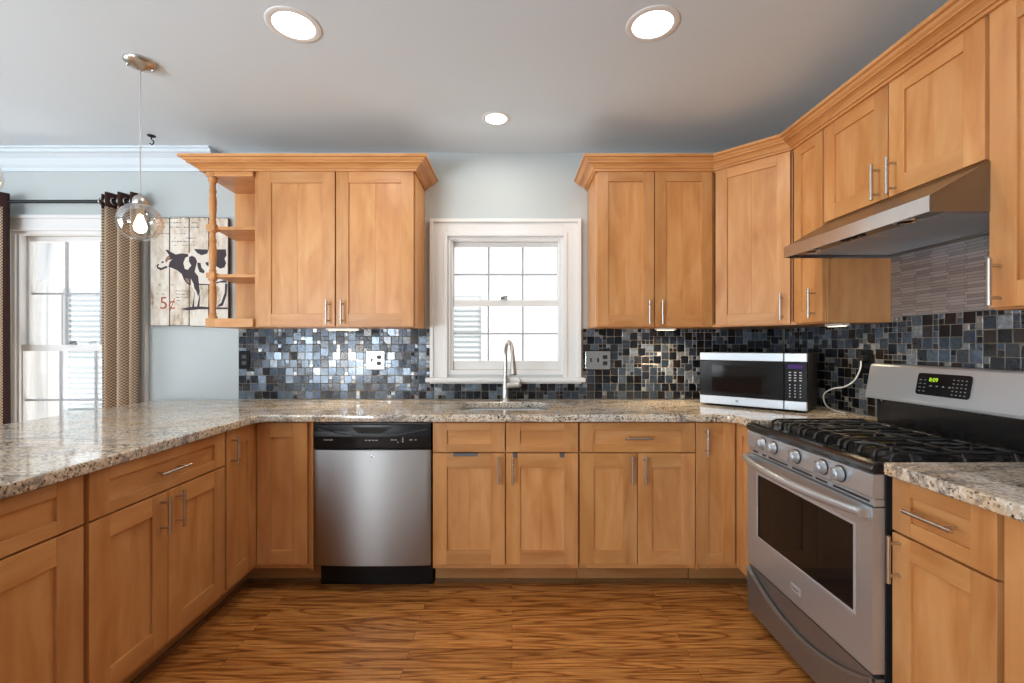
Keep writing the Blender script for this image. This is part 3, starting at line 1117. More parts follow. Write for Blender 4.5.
# ------------------------------------------------------------------ worktops
CT0, CT1 = .876, .914
ce = FY - .024
out = [(-2.24, .72), (PX + .028, .72), (PX + .028, ce), (RF - .028, ce), (RF - .028, 2.135), (RX - .010, 2.135), (RX - .010, WY - .010), (-2.29, WY - .010)]
outer = rounded(out, [.05, .05, .07, .07, .004, .002, .002, .09], 8)
hole = rounded([(-.29, 2.476), (.21, 2.476), (.21, 2.822), (-.29, 2.822)], .07, 8)
o = slab('countertop', [outer, hole], CT0, CT1, .006, M['granite'])
tag(o, 'long polished granite worktop of the peninsula and the sink wall', 'countertop')
out = [(RF - .028, 1.373), (RX - .010, 1.373), (RX - .010, .88), (RF - .028, .88)]
o = slab('countertop', [rounded(list(reversed(out)), [.03, .002, .002, .006], 6)], CT0, CT1, .006, M['granite'])
tag(o, 'short granite worktop at the right edge, on the near side of the range', 'countertop')

# sink basin
s = tag(empty('kitchen_sink', (-.04, 2.649, .67)), 'undermount stainless sink set in the granite below the window', 'sink')


def rrect(hx, hy, r, z):
    return [(p[0], p[1], z) for p in rounded([(-hx, -hy), (hx, -hy), (hx, hy), (-hx, hy)], r, 6)]


b = MB()
rings = [rrect(.272, .195, .075, .205), rrect(.254, .177, .072, .205), rrect(.25, .173, .07, .19), rrect(.245, .168, .07, .03), rrect(.22, .145, .06, .004),
         rrect(.05, .05, .04, .0), ]
vs = [p for rg in rings for p in rg]
n = len(rings[0])
fs = []
for k in range(len(rings) - 1):
    for q in range(n):
        q2 = (q + 1) % n
        fs.append((k * n + q, k * n + q2, (k + 1) * n + q2, (k + 1) * n + q))
fs.append(tuple((len(rings) - 1) * n + q for q in range(n)))
b.raw(vs, fs)
o = b.build('basin', M['steel'], s)
o.modifiers.new('sheet', 'SOLIDIFY').thickness = .0012
b = MB(); b.lathe([(.0, .004), (.03, .004), (.042, .002), (.044, .0)], (0, 0, .001)); b.build('drain', M['chrome'], s)

# ------------------------------------------------------------------ faucet
f = tag(empty('faucet', (-.041, 2.885, CT1)), 'brushed nickel gooseneck faucet with side lever in front of the window', 'faucet')
b = MB(); b.lathe([(.027, 0), (.027, .006), (.022, .010), (.020, .03), (.0185, .12), (.0165, .15), (.014, .165)], (0, 0, 0))
b.build('base', M['nickel'], f)
pts, rs = [(0, 0, .15), (0, 0, .29)], [.0125, .0125]
for k in range(1, 13):
    a = math.pi * k / 13
    pts.append((.022 * (1 - math.cos(a)), -.075 * (1 - math.cos(a)) * 1.0, .29 + .085 * math.sin(a))); rs.append(.0125)
pts.append((.046, -.156, .278)); rs.append(.0125)
b = MB(); b.tube(pts, rs, 16); b.build('neck', M['nickel'], f)
b = MB()
b.tube([(.046, -.156, .279), (.047, -.162, .25), (.049, -.170, .20), (.050, -.174, .178)], [.0145, .0155, .019, .0195], 18)
h = b.build('spray_head', M['nickel'], f)
b = MB(); b.tube([(.050, -.1745, .179), (.0503, -.1748, .1735)], .0165, 18); b.build('nozzle', M['blackm'], h)
b = MB(); b.tube([(.010, -.004, .098), (.085, -.01, .102)], [.019, .0185], 18)
h = b.build('valve_body', M['nickel'], f)
b = MB(); b.tube([(.08, -.01, .10), (.088, -.010, .102), (.090, -.012, .128), (.082, -.014, .150)], [.0185, .0150, .0075, .0055], 12)
b.build('lever', M['nickel'], h)

# ------------------------------------------------------------------ dishwasher
dw = tag(empty('dishwasher', (-1.013, FY - .004, 0)), 'stainless steel dishwasher with black control strip left of the sink cabinet', 'dishwasher')
DWW = .598
b = MB(); b.box(.004, DWW - .004, .032, .58, .136, .868); b.box(.02, DWW - .02, .10, .58, .02, .136)
for lx in (.05, DWW - .05):
    for ly in (.14, .52): b.lathe([(.018, 0), (.018, .021)], (lx, ly, 0), n=12)
b.build('tub', M['blackm'], dw)
b = MB()      # slightly bowed front
fr = [(DWW * k / 24, -.011 * (1 - (k / 12 - 1) ** 2)) for k in range(25)]
b.prism(fr + [(DWW, .03), (0, .03)], 'z', .14, .732, sm=True)
b.build('door', M['steelz'], dw, bevel=.003, seg=2)
b = MB()
# control strip with a bowed ridge; a dark plate stands for the recess shade
b.prism([(.0, .736), (-.004, .74), (-.004, .80), (.0, .825), (.004, .86), (.03, .86), (.03, .736)], 'x', 0, DWW)
cpn = b.build('control_panel', M['black'], dw, bevel=.002)
b = MB()
pts = []
for k in range(21):
    t = k / 20
    pts.append((.02 + t * (DWW - .04), -.006 - .006 * math.sin(math.pi * t), .838 - .036 * math.sin(math.pi * t)))
b.tube(pts, .0028, 8); b.build('grip_ridge', M['dgrey'], cpn)
b = MB(); b.prism(rounded([(.19, .846), (.23, .816), (.35, .816), (.40, .846)], .01, 4), 'y', -.0052, .006); b.build('handle_pocket_shade', M['shadowgap'], cpn)
b = MB(); b.box(.005, DWW - .005, .004, .03, .862, .868); b.build('top_strip', M['dgrey'], cpn)
text('brand_print', 'FRIGIDAIRE', .0095, M['white'], cpn, (.075, -.0046, .783))
bits('button_mark', [(.262 + k * .018, .274 + k * .018, -.0046, -.004, .779, .783) for k in range(4)]
     + [(xx, xx + .007, -.0046, -.004, .781, .786) for xx in (.395, .405, .418, .452, .49, .498, .518)]
     + [(.452, .459, -.0046, -.004, .772, .777), (.428, .433, -.0046, -.004, .768, .773), (.452, .459, -.0046, -.004, .790, .794)], M['white'], cpn)
b = MB(); b.lathe([(.005, 0), (.005, -.002), (.0, -.0022)], (.3, -.0105, .70), 'y', 12); b.build('door_emblem', M['chrome'], dw)
b = MB(); b.box(.004, DWW - .004, .078, .095, .004, .134); b.build('kick_plate', M['black'], dw, bevel=.002)

# ------------------------------------------------------------------ wall cabinets
UZ0, UZ1 = 1.372, 2.286
UY = 2.636


def wall_cab(name, loc, rz, W, label, doors, z0=UZ0, z1=UZ1, depth=.322):
    r = tag(empty(name, (loc[0], loc[1], z0), rz), label, 'cabinet')
    H = z1 - z0
    ex = []
    if len(doors) == 2: ex.append((W / 2 - .02, W / 2 + .02, .021, .0389, .04, H - .03, 'z'))
    carcass(r, W, 0, H, depth, ex)
    for (a0, a1, hx, hz, st) in doors:
        d = shaker('door', r, a0, a1, .006, H - .006, st)
        handle_v(d, hx, hz)
    return r


# left pair beside the end shelf
uW = .935
wall_cab('wall_cabinet', (-1.501, UY, 0), 0, uW, 'two-door maple wall cabinet left of the window, beside the open end shelf',
         [(.032, .032 + .442, .474 - .036, .085, ST), (.482, uW - .005, .482 + .04, .085, ST)])
# right pair
rW = .675
wall_cab('wall_cabinet', (.490, UY, 0), 0, rW, 'two-door maple wall cabinet directly right of the window',
         [(.004, .333, .333 - .034, .085, .064), (.339, .671, .339 + .034, .085, .064)])
# diagonal corner cabinet
dc = tag(empty('corner_wall_cabinet', (1.166, UY, UZ0)), 'single-door maple wall cabinet set diagonally in the corner above the microwave', 'cabinet')
H = UZ1 - UZ0
ax, ay, bx, by = 0.0, 0.0, 1.45 - 1.166, 2.35 - UY
L_ = math.hypot(bx, by)
b = MB()
foot = [(0.0, .02), (.002, WY - UY - .005), (RX - 1.166 - .005, WY - UY - .005), (RX - 1.166 - .005, by + .001), (bx + .02, by + .001)]
b.prism(foot, 'z', 0, .018); b.prism(foot, 'z', H - .018, H)
b.box(0, .016, .02, WY - UY - .005, .018, H - .018, 'z')
b.box(bx + .02, RX - 1.166 - .005, by + .001, by + .017, .018, H - .018, 'z')
b.build('body', M['maple'], dc, bevel=.001)
b = MB()
b.box(0.004, .03, .021, .04, 0, H, 'z'); b.box(L_ - .03, L_ - .004, .021, .04, 0, H, 'z')
b.box(.03, L_ - .03, .021, .04, 0, .04, 'x'); b.box(.03, L_ - .03, .021, .04, H - .03, H, 'x')
o = b.build('face_frame', M['maple'], dc, bevel=.001); o.rotation_euler = (0, 0, math.atan2(by, bx))
d = shaker('door', dc, .012, L_ - .012, .006, H - .006, .064); d.rotation_euler = (0, 0, math.atan2(by, bx))
handle_v(d, L_ - .05, .095)

# right wall cabinets
UXF = 1.45
wall_cab('wall_cabinet', (UXF, 2.348, 0), R(-90), .226, 'narrow one-door maple wall cabinet between the corner and the range hood',
         [(.006, .220, .172, .095, .056)], depth=.32)
HB = 1.83
hW = .730
wall_cab('hood_cabinet', (UXF, 2.12, 0), R(-90), hW, 'short two-door maple wall cabinet above the range hood',
         [(.004, hW / 2 - .003, hW / 2 - .040, .078, .068), (hW / 2 + .003, hW - .006, hW / 2 + .034, .078, .068)], z0=HB, depth=.32)
wall_cab('wall_cabinet', (UXF, 1.387, 0), R(-90), .46, 'tall maple wall cabinet at the right edge, near side of the hood',
         [(.004, .456, .036, .082, .075)], depth=.32)

# open end shelf with turned post
es = tag(empty('open_end_shelf', (-1.79, UY, UZ0)), 'open maple end shelf with a turned post, left end of the wall cabinets', 'shelf')
eW = .288
eD = WY - UY - .004


def shelf_outline(fr):
    return [(.0, fr), (eW, fr), (eW, eD - .017), (.0, eD - .017)]


for nm, za, zb in (('bottom_board', 0.0, .05), ('top_board', H - .04, H)):
    b = MB(); b.prism([(.016, .02), (eW, .02), (eW, eD - .017), (0, eD - .017)], 'z', za, za + .02 if nm == 'bottom_board' else zb)
    b.box(.03, eW, .001, .02, za, zb, 'x')
    if nm == 'bottom_board':
        b.box(.016, .03, .02, eD - .017, .02, zb, 'y')
    b.build(nm, M['maple'], es, bevel=.0015)
for zz in (.292, .57):
    b = MB(); b.prism([(.05, .024), (eW, .024), (eW, eD - .017), (0, eD - .017)], 'z', zz, zz + .018); b.build('shelf_board', M['maple'], es, bevel=.0015)
b = MB(); b.box(0, eW, eD - .016, eD, .0, H, 'z'); b.build('back_panel', M['maple'], es, bevel=.001)
b = MB()
pr = [(.024, .05)]
for za, zb in ((.05, .30), (.30, .585), (.585, H - .04)):
    l = zb - za
    pr += [(.024, za + .012), (.017, za + .022), (.021, za + .03), (.015, za + .038), (.019, za + .10), (.0205, za + l * .52), (.016, za + l * .68),
           (.021, za + l * .70), (.016, za + l * .72), (.021, za + l * .74), (.016, za + l * .76), (.015, za + l * .88), (.019, zb - .03), (.024, zb - .022), (.024, zb)]
b.lathe(pr, (.040, .026, 0), n=20, tone=.97)
b.box(.014, .066, .0, .052, 0, .05, 'z'); b.box(.014, .066, .0, .052, H - .04, H, 'z')
for zz in (.286, .564): b.box(.016, .064, .002, .050, zz, zz + .03, 'z')
b.build('turned_post', M['maple'], es, bevel=.001)

# wooden crown mouldings
wp = [(0, 2.272), (.012, 2.272), (.012, 2.283), (.020, 2.283), (.024, 2.289), (.036, 2.299), (.050, 2.305), (.057, 2.305), (.057, 2.311),
      (.067, 2.317), (.073, 2.326), (.085, 2.328), (.085, 2.342), (0, 2.342)]
b = MB(); b.sweep([(-1.792, WY - .002), (-1.792, UY - .001), (-.564, UY - .001), (-.564, WY - .002)], wp)
tag(b.build('crown_moulding', M['maple']), 'maple crown moulding wrapped around the left wall cabinet and end shelf', 'moulding')
b = MB(); b.sweep([(.488, WY - .002), (.488, UY - .001), (1.1655, UY - .001), (UXF - .001, 2.349), (UXF - .001, .92)], wp)
tag(b.build('crown_moulding', M['maple']), 'long maple crown moulding running round the corner above the right cabinets', 'moulding')

# ------------------------------------------------------------------ mosaic backsplashes
TC = [((.012, .014, .020), 20), ((.020, .026, .038), 18), ((.055, .075, .105), 16), ((.10, .13, .17), 14), ((.17, .21, .26), 10),
      ((.30, .34, .38), 6), ((.03, .022, .018), 12), ((.06, .06, .065), 10), ((.045, .06, .075), 10)]
TCP = [c for c, k in TC for _ in range(k)]


def mosaic(name, W, zones, label, place, seed):
    """tiles in local (u, v): zones = [(u0,u1,v0,v1)] allowed rectangles; place maps (u, v, depth) to the world."""
    rd = random.Random(seed)
    cell = .0254
    nu, nv = int(W / cell) + 1, 40

    def ok(i, j):
        cu, cv = (i + .5) * cell, CT1 + .004 + (j + .5) * cell
        return any(z[0] <= cu <= z[1] and z[2] <= cv <= z[3] for z in zones)
    free = {(i, j) for i in range(nu) for j in range(nv) if ok(i, j)}
    b = MB()
    gap = .0013
    order = sorted(free, key=lambda p: (p[1], p[0]))
    for (i, j) in order:
        if (i, j) not in free: continue
        sw = sh = 1
        q = rd.random()
        if q < .66 and all(p in free for p in ((i + 1, j), (i, j + 1), (i + 1, j + 1))): sw = sh = 2
        for a in range(sw):
            for c_ in range(sh): free.discard((i + a, j + c_))
        u0, u1 = i * cell + gap, (i + sw) * cell - gap
        v0, v1 = CT1 + .004 + j * cell + gap, CT1 + .004 + (j + sh) * cell - gap
        if sw == 1 and rd.random() < .30:
            col = (.34 * rd.uniform(.6, 1.2),) * 3
            col = (col[0], col[1] * 1.02, col[2] * 1.03)
        else:
            col = rd.choice(TCP)
        k = rd.uniform(.6, 1.1)
        col = tuple(x * k for x in col)
        tu, tv = rd.gauss(0, .022), rd.gauss(0, .022)
        cu, cv = (u0 + u1) / 2, (v0 + v1) / 2
        be = .0014

        def P(u, v, d):
            return place(u, v, d + tu * (u - cu) + tv * (v - cv))
        T = [P(u0 + be, v0 + be, .007), P(u1 - be, v0 + be, .007), P(u1 - be, v1 - be, .007), P(u0 + be, v1 - be, .007)]
        S = [P(u0, v0, .0063), P(u1, v0, .0063), P(u1, v1, .0063), P(u0, v1, .0063)]
        B_ = [P(u0, v0, .003), P(u1, v0, .003), P(u1, v1, .003), P(u0, v1, .003)]
        b.quad(T, None, col)
        for a in range(4):
            c_ = (a + 1) % 4
            b.quad([S[a], S[c_], T[c_], T[a]], None, col)
            b.quad([B_[a], B_[c_], S[c_], S[a]], None, col)
    for z in zones:   # grout bed
        pts = [place(z[0], z[2], .0058), place(z[1], z[2], .0058), place(z[1], z[3], .0058), place(z[0], z[3], .0058)]
        lo = [place(z[0], z[2], .0005), place(z[1], z[2], .0005), place(z[1], z[3], .0005), place(z[0], z[3], .0005)]
        b.quad(pts, None, (1, 1, 1), 1)
        for a in range(4):
            c_ = (a + 1) % 4
            b.quad([lo[a], lo[c_], pts[c_], pts[a]], None, (1, 1, 1), 1)
    o = b.build(name, [M['tile'], M['grout']])
    return tag(o, label, 'backsplash')


x0 = -1.775
mosaic('mosaic_backsplash', RX - x0, [(0, -.532 - x0, CT1 + .002, UZ0 - .002), (-.532 - x0, .448 - x0, CT1 + .002, 1.017), (.448 - x0, RX - x0 - .008, CT1 + .002, UZ0 - .002)],
       'dark blue glass mosaic backsplash on the window wall', lambda u, v, d: (x0 + u, WY - d, v), 3)
mosaic('mosaic_backsplash', 2.1, [(0.001, .84, CT1 + .002, UZ0 - .002), (.84, 1.58, CT1 + .002, 1.394), (1.58, 2.08, CT1 + .002, UZ0 - .002)],
       'dark blue glass mosaic backsplash on the right wall behind the range', lambda u, v, d: (RX - d, WY - .008 - u, v), 5)
b = MB(); b.box(RX - .009, RX - .001, 1.377, 2.119, 1.396, 1.69)
tag(b.build('steel_mosaic_panel', M['smosaic'], bevel=.001), 'brushed steel strip mosaic on the wall between range and hood', 'backsplash')

# ------------------------------------------------------------------ range (local x along the front from the far end, y towards the wall)
rg = tag(empty('gas_range', (1.105, 2.131, 0), R(-90)), 'stainless steel gas range with black cooktop on the right wall', 'range')
GW = .744
b = MB()
b.box(.002, GW - .002, .035, .64, .03, .87)
for lx in (.06, GW - .06):
    for ly in (.08, .58): b.lathe([(.018, 0), (.018, .031)], (lx, ly, 0), n=12)
b.build('body', M['blackm'], rg, bevel=.003)
# cooktop with rounded front lip
b = MB()
prof = [(.002, .872), (-.006, .876), (-.010, .886), (-.007, .896), (.002, .903), (.02, .906), (.04, .903), (.06, .897), (.655, .897), (.655, .872)]
b.prism(prof, 'x', 0, GW, sm=False)
ck = b.build('cooktop', M['enamel'], rg, bevel=.004, seg=3)
# control panel
b = MB()
b.prism([(.034, .795), (.000, .795), (-.006, .80), (-.004, .868), (.0, .871), (.034, .871)], 'x', .003, GW - .003)
cp_ = b.build('control_panel', M['steel'], rg, bevel=.002)
for kx in (.138, .219, .372, .522, .606):
    b = MB()
    b.lathe([(.025, .0), (.025, -.004), (.0225, -.006), (.021, -.024), (.018, -.029), (.0, -.030)], (0, 0, 0), 'y', 24)
    b.prism(rounded([(-.006, -.020), (.006, -.020), (.006, .020), (-.006, .020)], .004, 3), 'y', -.036, -.028)
    kb = b.build('control_knob', M['steel'], cp_, loc=(kx, -.0055, .836))
    kb.rotation_euler = (0, R(12), 0)
    b = MB(); b.lathe([(.028, .0), (.0275, -.003)], (0, 0, 0), 'y', 24); b.build('knob_ring', M['blackm'], kb)
# dark bars below the panel stand for the shade inside vent slots
b = MB(); b.box(.003, GW - .003, .004, .034, .772, .794)
vt = b.build('vent_strip', M['steel'], rg, bevel=.001)
bits('vent_slot_shade', [(a0, a1, .0030, .006, .779, .786) for a0, a1 in ((.04, .08), (.115, .145), (.165, .30), (.33, .45), (.47, .53), (.56, .72))], M['shadowgap'], vt)
# oven door
b = MB()
dz0, dz1, wx0, wx1, wz0, wz1 = .260, .768, .085, .668, .405, .692
outer_ = [(.003, dz0), (GW - .003, dz0), (GW - .003, dz1), (.003, dz1)]
b.box(.003, wx0, -.004, .034, dz0, dz1); b.box(wx1, GW - .003, -.004, .034, dz0, dz1)
b.box(wx0, wx1, -.004, .034, dz0, wz0); b.box(wx0, wx1, -.004, .034, wz1, dz1)
od = b.build('oven_door', M['steel'], rg, bevel=.0)
b = MB(); b.box(wx0 - .004, wx0 + .005, -.0055, 0, wz0 - .004, wz1 + .004); b.box(wx1 - .005, wx1 + .004, -.0055, 0, wz0 - .004, wz1 + .004)
b.box(wx0 + .005, wx1 - .005, -.0055, 0, wz0 - .004, wz0 + .005); b.box(wx0 + .005, wx1 - .005, -.0055, 0, wz1 - .005, wz1 + .004)
b.build('window_trim', M['silver'], od, bevel=.0015)
b = MB(); b.box(wx0, wx1, -.002, .006, wz0, wz1); b.build('oven_window', M['dglass'], od, bevel=.001)
b = MB()
pts, rs = [], []
for k in range(25):
    t = k / 24
    pts.append((.02 + t * (GW - .04), -.020 - .050 * math.sin(math.pi * t) ** .7, .748 - .0 * t)); rs.append(.013 + .003 * math.sin(math.pi * t))
b.tube(pts, rs, 16)
for xx in (.03, GW - .03): b.box(xx - .018, xx + .018, -.034, -.003, .734, .762)
b.build('handle', M['steel'], od, bevel=.003)
b = MB(); b.box(.335, .395, -.0075, -.004, .305, .333)
bd = b.build('badge', M['silver'], od, bevel=.002)
text('badge_print', 'FRIGIDAIRE', .0085, M['dgrey'], bd, (.365, -.0078, .319))
# storage drawer with a bowed lip
b = MB()
b.box(.003, GW - .003, .006, .034, .035, .244)
dr = b.build('drawer', M['steeld'], rg, bevel=.002)  # darker steel than the door, holds the floor's dull reflection
b = MB()
N_ = 28
arc = [(.01 + (GW - .02) * k / N_, .236 - .098 * math.sin(math.pi * k / N_) ** .8) for k in range(N_ + 1)]
poly = [(GW - .006, .04), (.006, .04)]
for k in range(N_):      # raised lower face below the arc
    (xa, za), (xb, zb) = arc[k], arc[k + 1]
    b.quad([(xa, -.010, za), (xb, -.010, zb), (xb, -.004, .04), (xa, -.004, .04)], None, (1, 1, 1))
    b.quad([(xa, .0, za + .012), (xb, .0, zb + .012), (xb, -.010, zb), (xa, -.010, za)], None, (1, 1, 1), 0)
b.quad([(arc[0][0], -.010, arc[0][1]), (arc[0][0], -.004, .04), (arc[0][0], .001, .04), (arc[0][0], .001, arc[0][1] + .012)])
b.quad([(arc[-1][0], -.010, arc[-1][1]), (arc[-1][0], .001, arc[-1][1] + .012), (arc[-1][0], .001, .04), (arc[-1][0], -.004, .04)])
b.tube([(x, -.008, z + .003) for x, z in arc], .005, 8)
b.build('lip', M['steeld'], dr)
b = MB(); b.box(.02, GW - .02, .06, .075, .0, .034); b.build('toe_plate', M['blackm'], rg)
# backguard: black riser and tilted stainless panel
b = MB()
b.prism([(.60, .8975), (.60, 1.03), (.654, 1.03), (.654, .8975)], 'x', .004, GW - .004)
b.build('riser', M['enamel'], rg, bevel=.003)
b = MB()
b.prism([(.548, 1.024), (.548, 1.036), (.572, 1.172), (.580, 1.180), (.654, 1.180), (.654, 1.024)], 'x', 0, GW)
b.quad([(0.01, .5475, 1.038), (GW - .01, .5475, 1.038), (GW - .01, .548, 1.0385), (.01, .548, 1.0385)])
bg = b.build('backguard', M['steel'], rg, bevel=.003, seg=3)
tilt = math.atan2(.024, .136)
dp = MB(); dp.prism(rounded([(-.11, -.044), (.11, -.044), (.11, .044), (-.11, .044)], .012, 4), 'y', -.003, .001)
dpo = dp.build('display', M['black'], bg, loc=(.371, .5605, 1.110), rot=(-tilt, 0, 0), bevel=.001)
text('clock_digits', '8:09', .022, M['clock'], dpo, (-.038, -.0034, .018))
bits('button_mark', [(-.050 + k * .026, -.042 + k * .026, -.0035, -.003, -.008, -.004) for k in range(4)]
     + [(.042 + k * .016, .042 + k * .016 + .006, -.0035, -.003, -.034 + j * .014, -.031 + j * .014) for k in range(4) for j in range(5)]
     + [(xx, xx + .009, -.0035, -.003, -.03 + j * .015, -.028 + j * .015) for j in range(4) for xx in (-.098, -.078)], M['dgreyp'], dpo)
for xx in (.07, .50):
    b = MB(); b.lathe([(.008, 0), (.008, -.012), (.005, -.014)], (xx, .575, 1.026), 'z', 12)
    b.build('vent_screw', M['chrome'], bg)
# burners and grates
for (bx_, by_, br_) in ((.15, .17, .05), (.15, .43, .04), (.38, .30, .055), (.61, .17, .05), (.61, .43, .038)):
    b = MB(); b.lathe([(br_ * 1.5, .8972), (br_ * 1.45, .901), (br_ * 1.02, .904), (br_, .913), (br_ * .92, .915)], (bx_, by_, 0), 'z', 24)
    bu = b.build('burner', M['blackm'] if bx_ != .38 else M['brass'], ck)
    b = MB(); b.lathe([(br_ * .86, .9152), (br_ * .86, .920), (br_ * .7, .923), (0, .924)], (bx_, by_, 0), 'z', 24)
    b.build('burner_cap', M['iron'], bu)


def grate(x0, x1, y0=.088, y1=.525, centers=()):
    b = MB()
    zt, r_ = .9235, .0049

    def arch(p, q):
        """a bar whose two ends bend down to feet on the cooktop"""
        p, q = Vector(p), Vector(q)
        d = (q - p).normalized()
        P_ = lambda v, z: (v.x, v.y, z)
        pts = [P_(p, .899), P_(p, zt - .013), P_(p + d * .006, zt - .004), P_(p + d * .022, zt + .002), P_((p + q) / 2, zt + .003),
               P_(q - d * .022, zt + .002), P_(q - d * .006, zt - .004), P_(q, zt - .016), P_(q, .899)]
        b.tube(pts, [r_ * 1.5, r_ * 1.35, r_ * 1.2, r_, r_, r_, r_ * 1.2, r_ * 1.35, r_ * 1.5], 8)
    for t in (.06, .36, .64, .94):
        xx = x0 + (x1 - x0) * t
        arch((xx, y0, 0), (xx, y1, 0))
    mid = (y0 + y1) / 2
    for yy in (y0 + .055, mid, y1 - .055):
        arch((x0, yy, 0), (x1, yy, 0))
    for (cx, cy) in centers:
        for k in range(4):
            a = R(45 + 90 * k)
            b.tube([(cx + .105 * math.cos(a), cy + .10 * math.sin(a), zt + .001), (cx + .06 * math.cos(a), cy + .06 * math.sin(a), zt + .006),
                    (cx + .02 * math.cos(a), cy + .02 * math.sin(a), zt + .006)], [r_, r_ * .95, r_ * .7], 8)
    return b.build('grate', M['iron'], ck, bevel=.0)


grate(.030, .254, centers=((.15, .17), (.15, .43)))
grate(.260, .484, centers=((.38, .30),))
grate(.490, .714, centers=((.61, .17), (.61, .43)))

# ------------------------------------------------------------------ range hood
hd = tag(empty('range_hood', (1.267, 2.117, 1.671), R(-90)), 'stainless steel under-cabinet range hood with sloping front above the range', 'hood')
HW = .738
b = MB()
bk = RX - .012 - 1.267
t_ = .003
b.prism([(0, 0), (0, .05), (.186, .157), (bk, .157), (bk, .154), (.188, .154), (t_, .047), (t_, 0)], 'x', 0, HW)
side = [(t_, 0), (t_, .047), (.188, .154), (bk, .154), (bk, 0)]
b.prism(side, 'x', .0003, .003); b.prism(side, 'x', HW - .003, HW - .0003)
b.box(.003, HW - .003, t_, .085, .010, .013)
b.box(.003, HW - .003, bk - .02, bk - .001, .006, .03)
b.build('shell', M['hoodsteel'], hd, bevel=.0008)  # shaded copy of the hood steel
b = MB(); b.box(.0, HW, -.0035, -.0003, .0, .0505); b.build('front_lip', M['steelz2'], hd, bevel=.0012)  # brighter steel plate holds the glare reflected by the lip
for a0, a1 in ((.012, HW / 2 - .002), (HW / 2 + .002, HW - .012)):
    b = MB(); b.box(a0, a1, .09, bk - .024, .012, .020)
    k = a0 + .02
    while k < a1 - .02:
        b.box(k, k + .006, .10, bk - .034, .0105, .012); k += .014
    b.build('filter', M['steel'], hd, bevel=.0)
for lx in (.13, .60):
    b = MB(); b.lathe([(.032, .0095), (.032, .004), (.026, .003), (.026, .0095)], (lx, .045, 0), 'z', 20); lt = b.build('lamp', M['chrome'], hd)
    b = MB(); b.lathe([(.0, .006), (.025, .006)], (lx, .045, 0), 'z', 20); b.build('lamp_lens', M['white'], lt)
b = MB()
for lx in (.33, .37, .41): b.box(lx - .012, lx + .012, .03, .052, .004, .010)
b.build('switch', M['blackm'], hd, bevel=.001)

# ------------------------------------------------------------------ microwave (set diagonally in the corner)
ang = math.atan2(2.34 - 2.712, 1.515 - 1.120)
mw = tag(empty('microwave', (1.120, 2.712, CT1), ang), 'stainless and black microwave standing angled in the corner of the worktop', 'microwave')
MWW, MWH, MWD = .545, .310, .275
b = MB(); b.box(.001, MWW - .001, .02, MWD, .012, MWH - .001)
for lx in (.05, MWW - .05):
    for ly in (.05, MWD - .05): b.lathe([(.014, 0), (.016, .013)], (lx, ly, 0), n=12)
b.build('case', M['blackm'], mw, bevel=.004)
kx = .440
b = MB(); b.box(.0, kx - .001, .0, .0195, .06, MWH - .046); dd = b.build('door', M['black'], mw, bevel=.002)
b = MB(); b.box(.07, kx - .075, -.0012, .004, .085, MWH - .072); b.build('window', M['dglass'], dd, bevel=.0)
b = MB(); b.box(0, kx - .001, -.003, .0195, MWH - .045, MWH); b.build('top_band', M['steel'], dd, bevel=.003)
b = MB(); b.box(0, kx - .001, -.003, .0195, .012, .0595); bb = b.build('bottom_band', M['steel'], dd, bevel=.003)
b = MB(); b.box(.20, .215, -.0045, -.002, .03, .044); b.build('emblem', M['steeld'], bb, bevel=.001)
b = MB(); b.box(kx + .001, MWW, .0, .0195, .06, MWH - .046); kp = b.build('keypad', M['black'], mw, bevel=.002)
b = MB(); b.box(kx + .018, MWW - .020, -.001, .004, MWH - .080, MWH - .060); b.build('display', M['violet'], kp)
b = MB()
for j in range(4):
    for k in range(3): b.box(kx + .022 + k * .024, kx + .022 + k * .024 + .011, -.0012, .004, .185 + j * .014 - .02, .190 + j * .014 - .02)
for j in range(5):
    for k in range(3): b.box(kx + .024 + k * .024, kx + .024 + k * .024 + .006, -.0012, .004, .080 + j * .0155, .085 + j * .0155)
b.build('key_print', M['white'], kp)
b = MB(); b.box(kx + .001, MWW, -.003, .0195, MWH - .045, MWH); b.build('top_band', M['steel'], kp, bevel=.003)
b = MB(); b.box(kx + .001, MWW, -.003, .0195, .012, .0595); b.build('bottom_band', M['steel'], kp, bevel=.003)

# ------------------------------------------------------------------ outlets, plug and cable


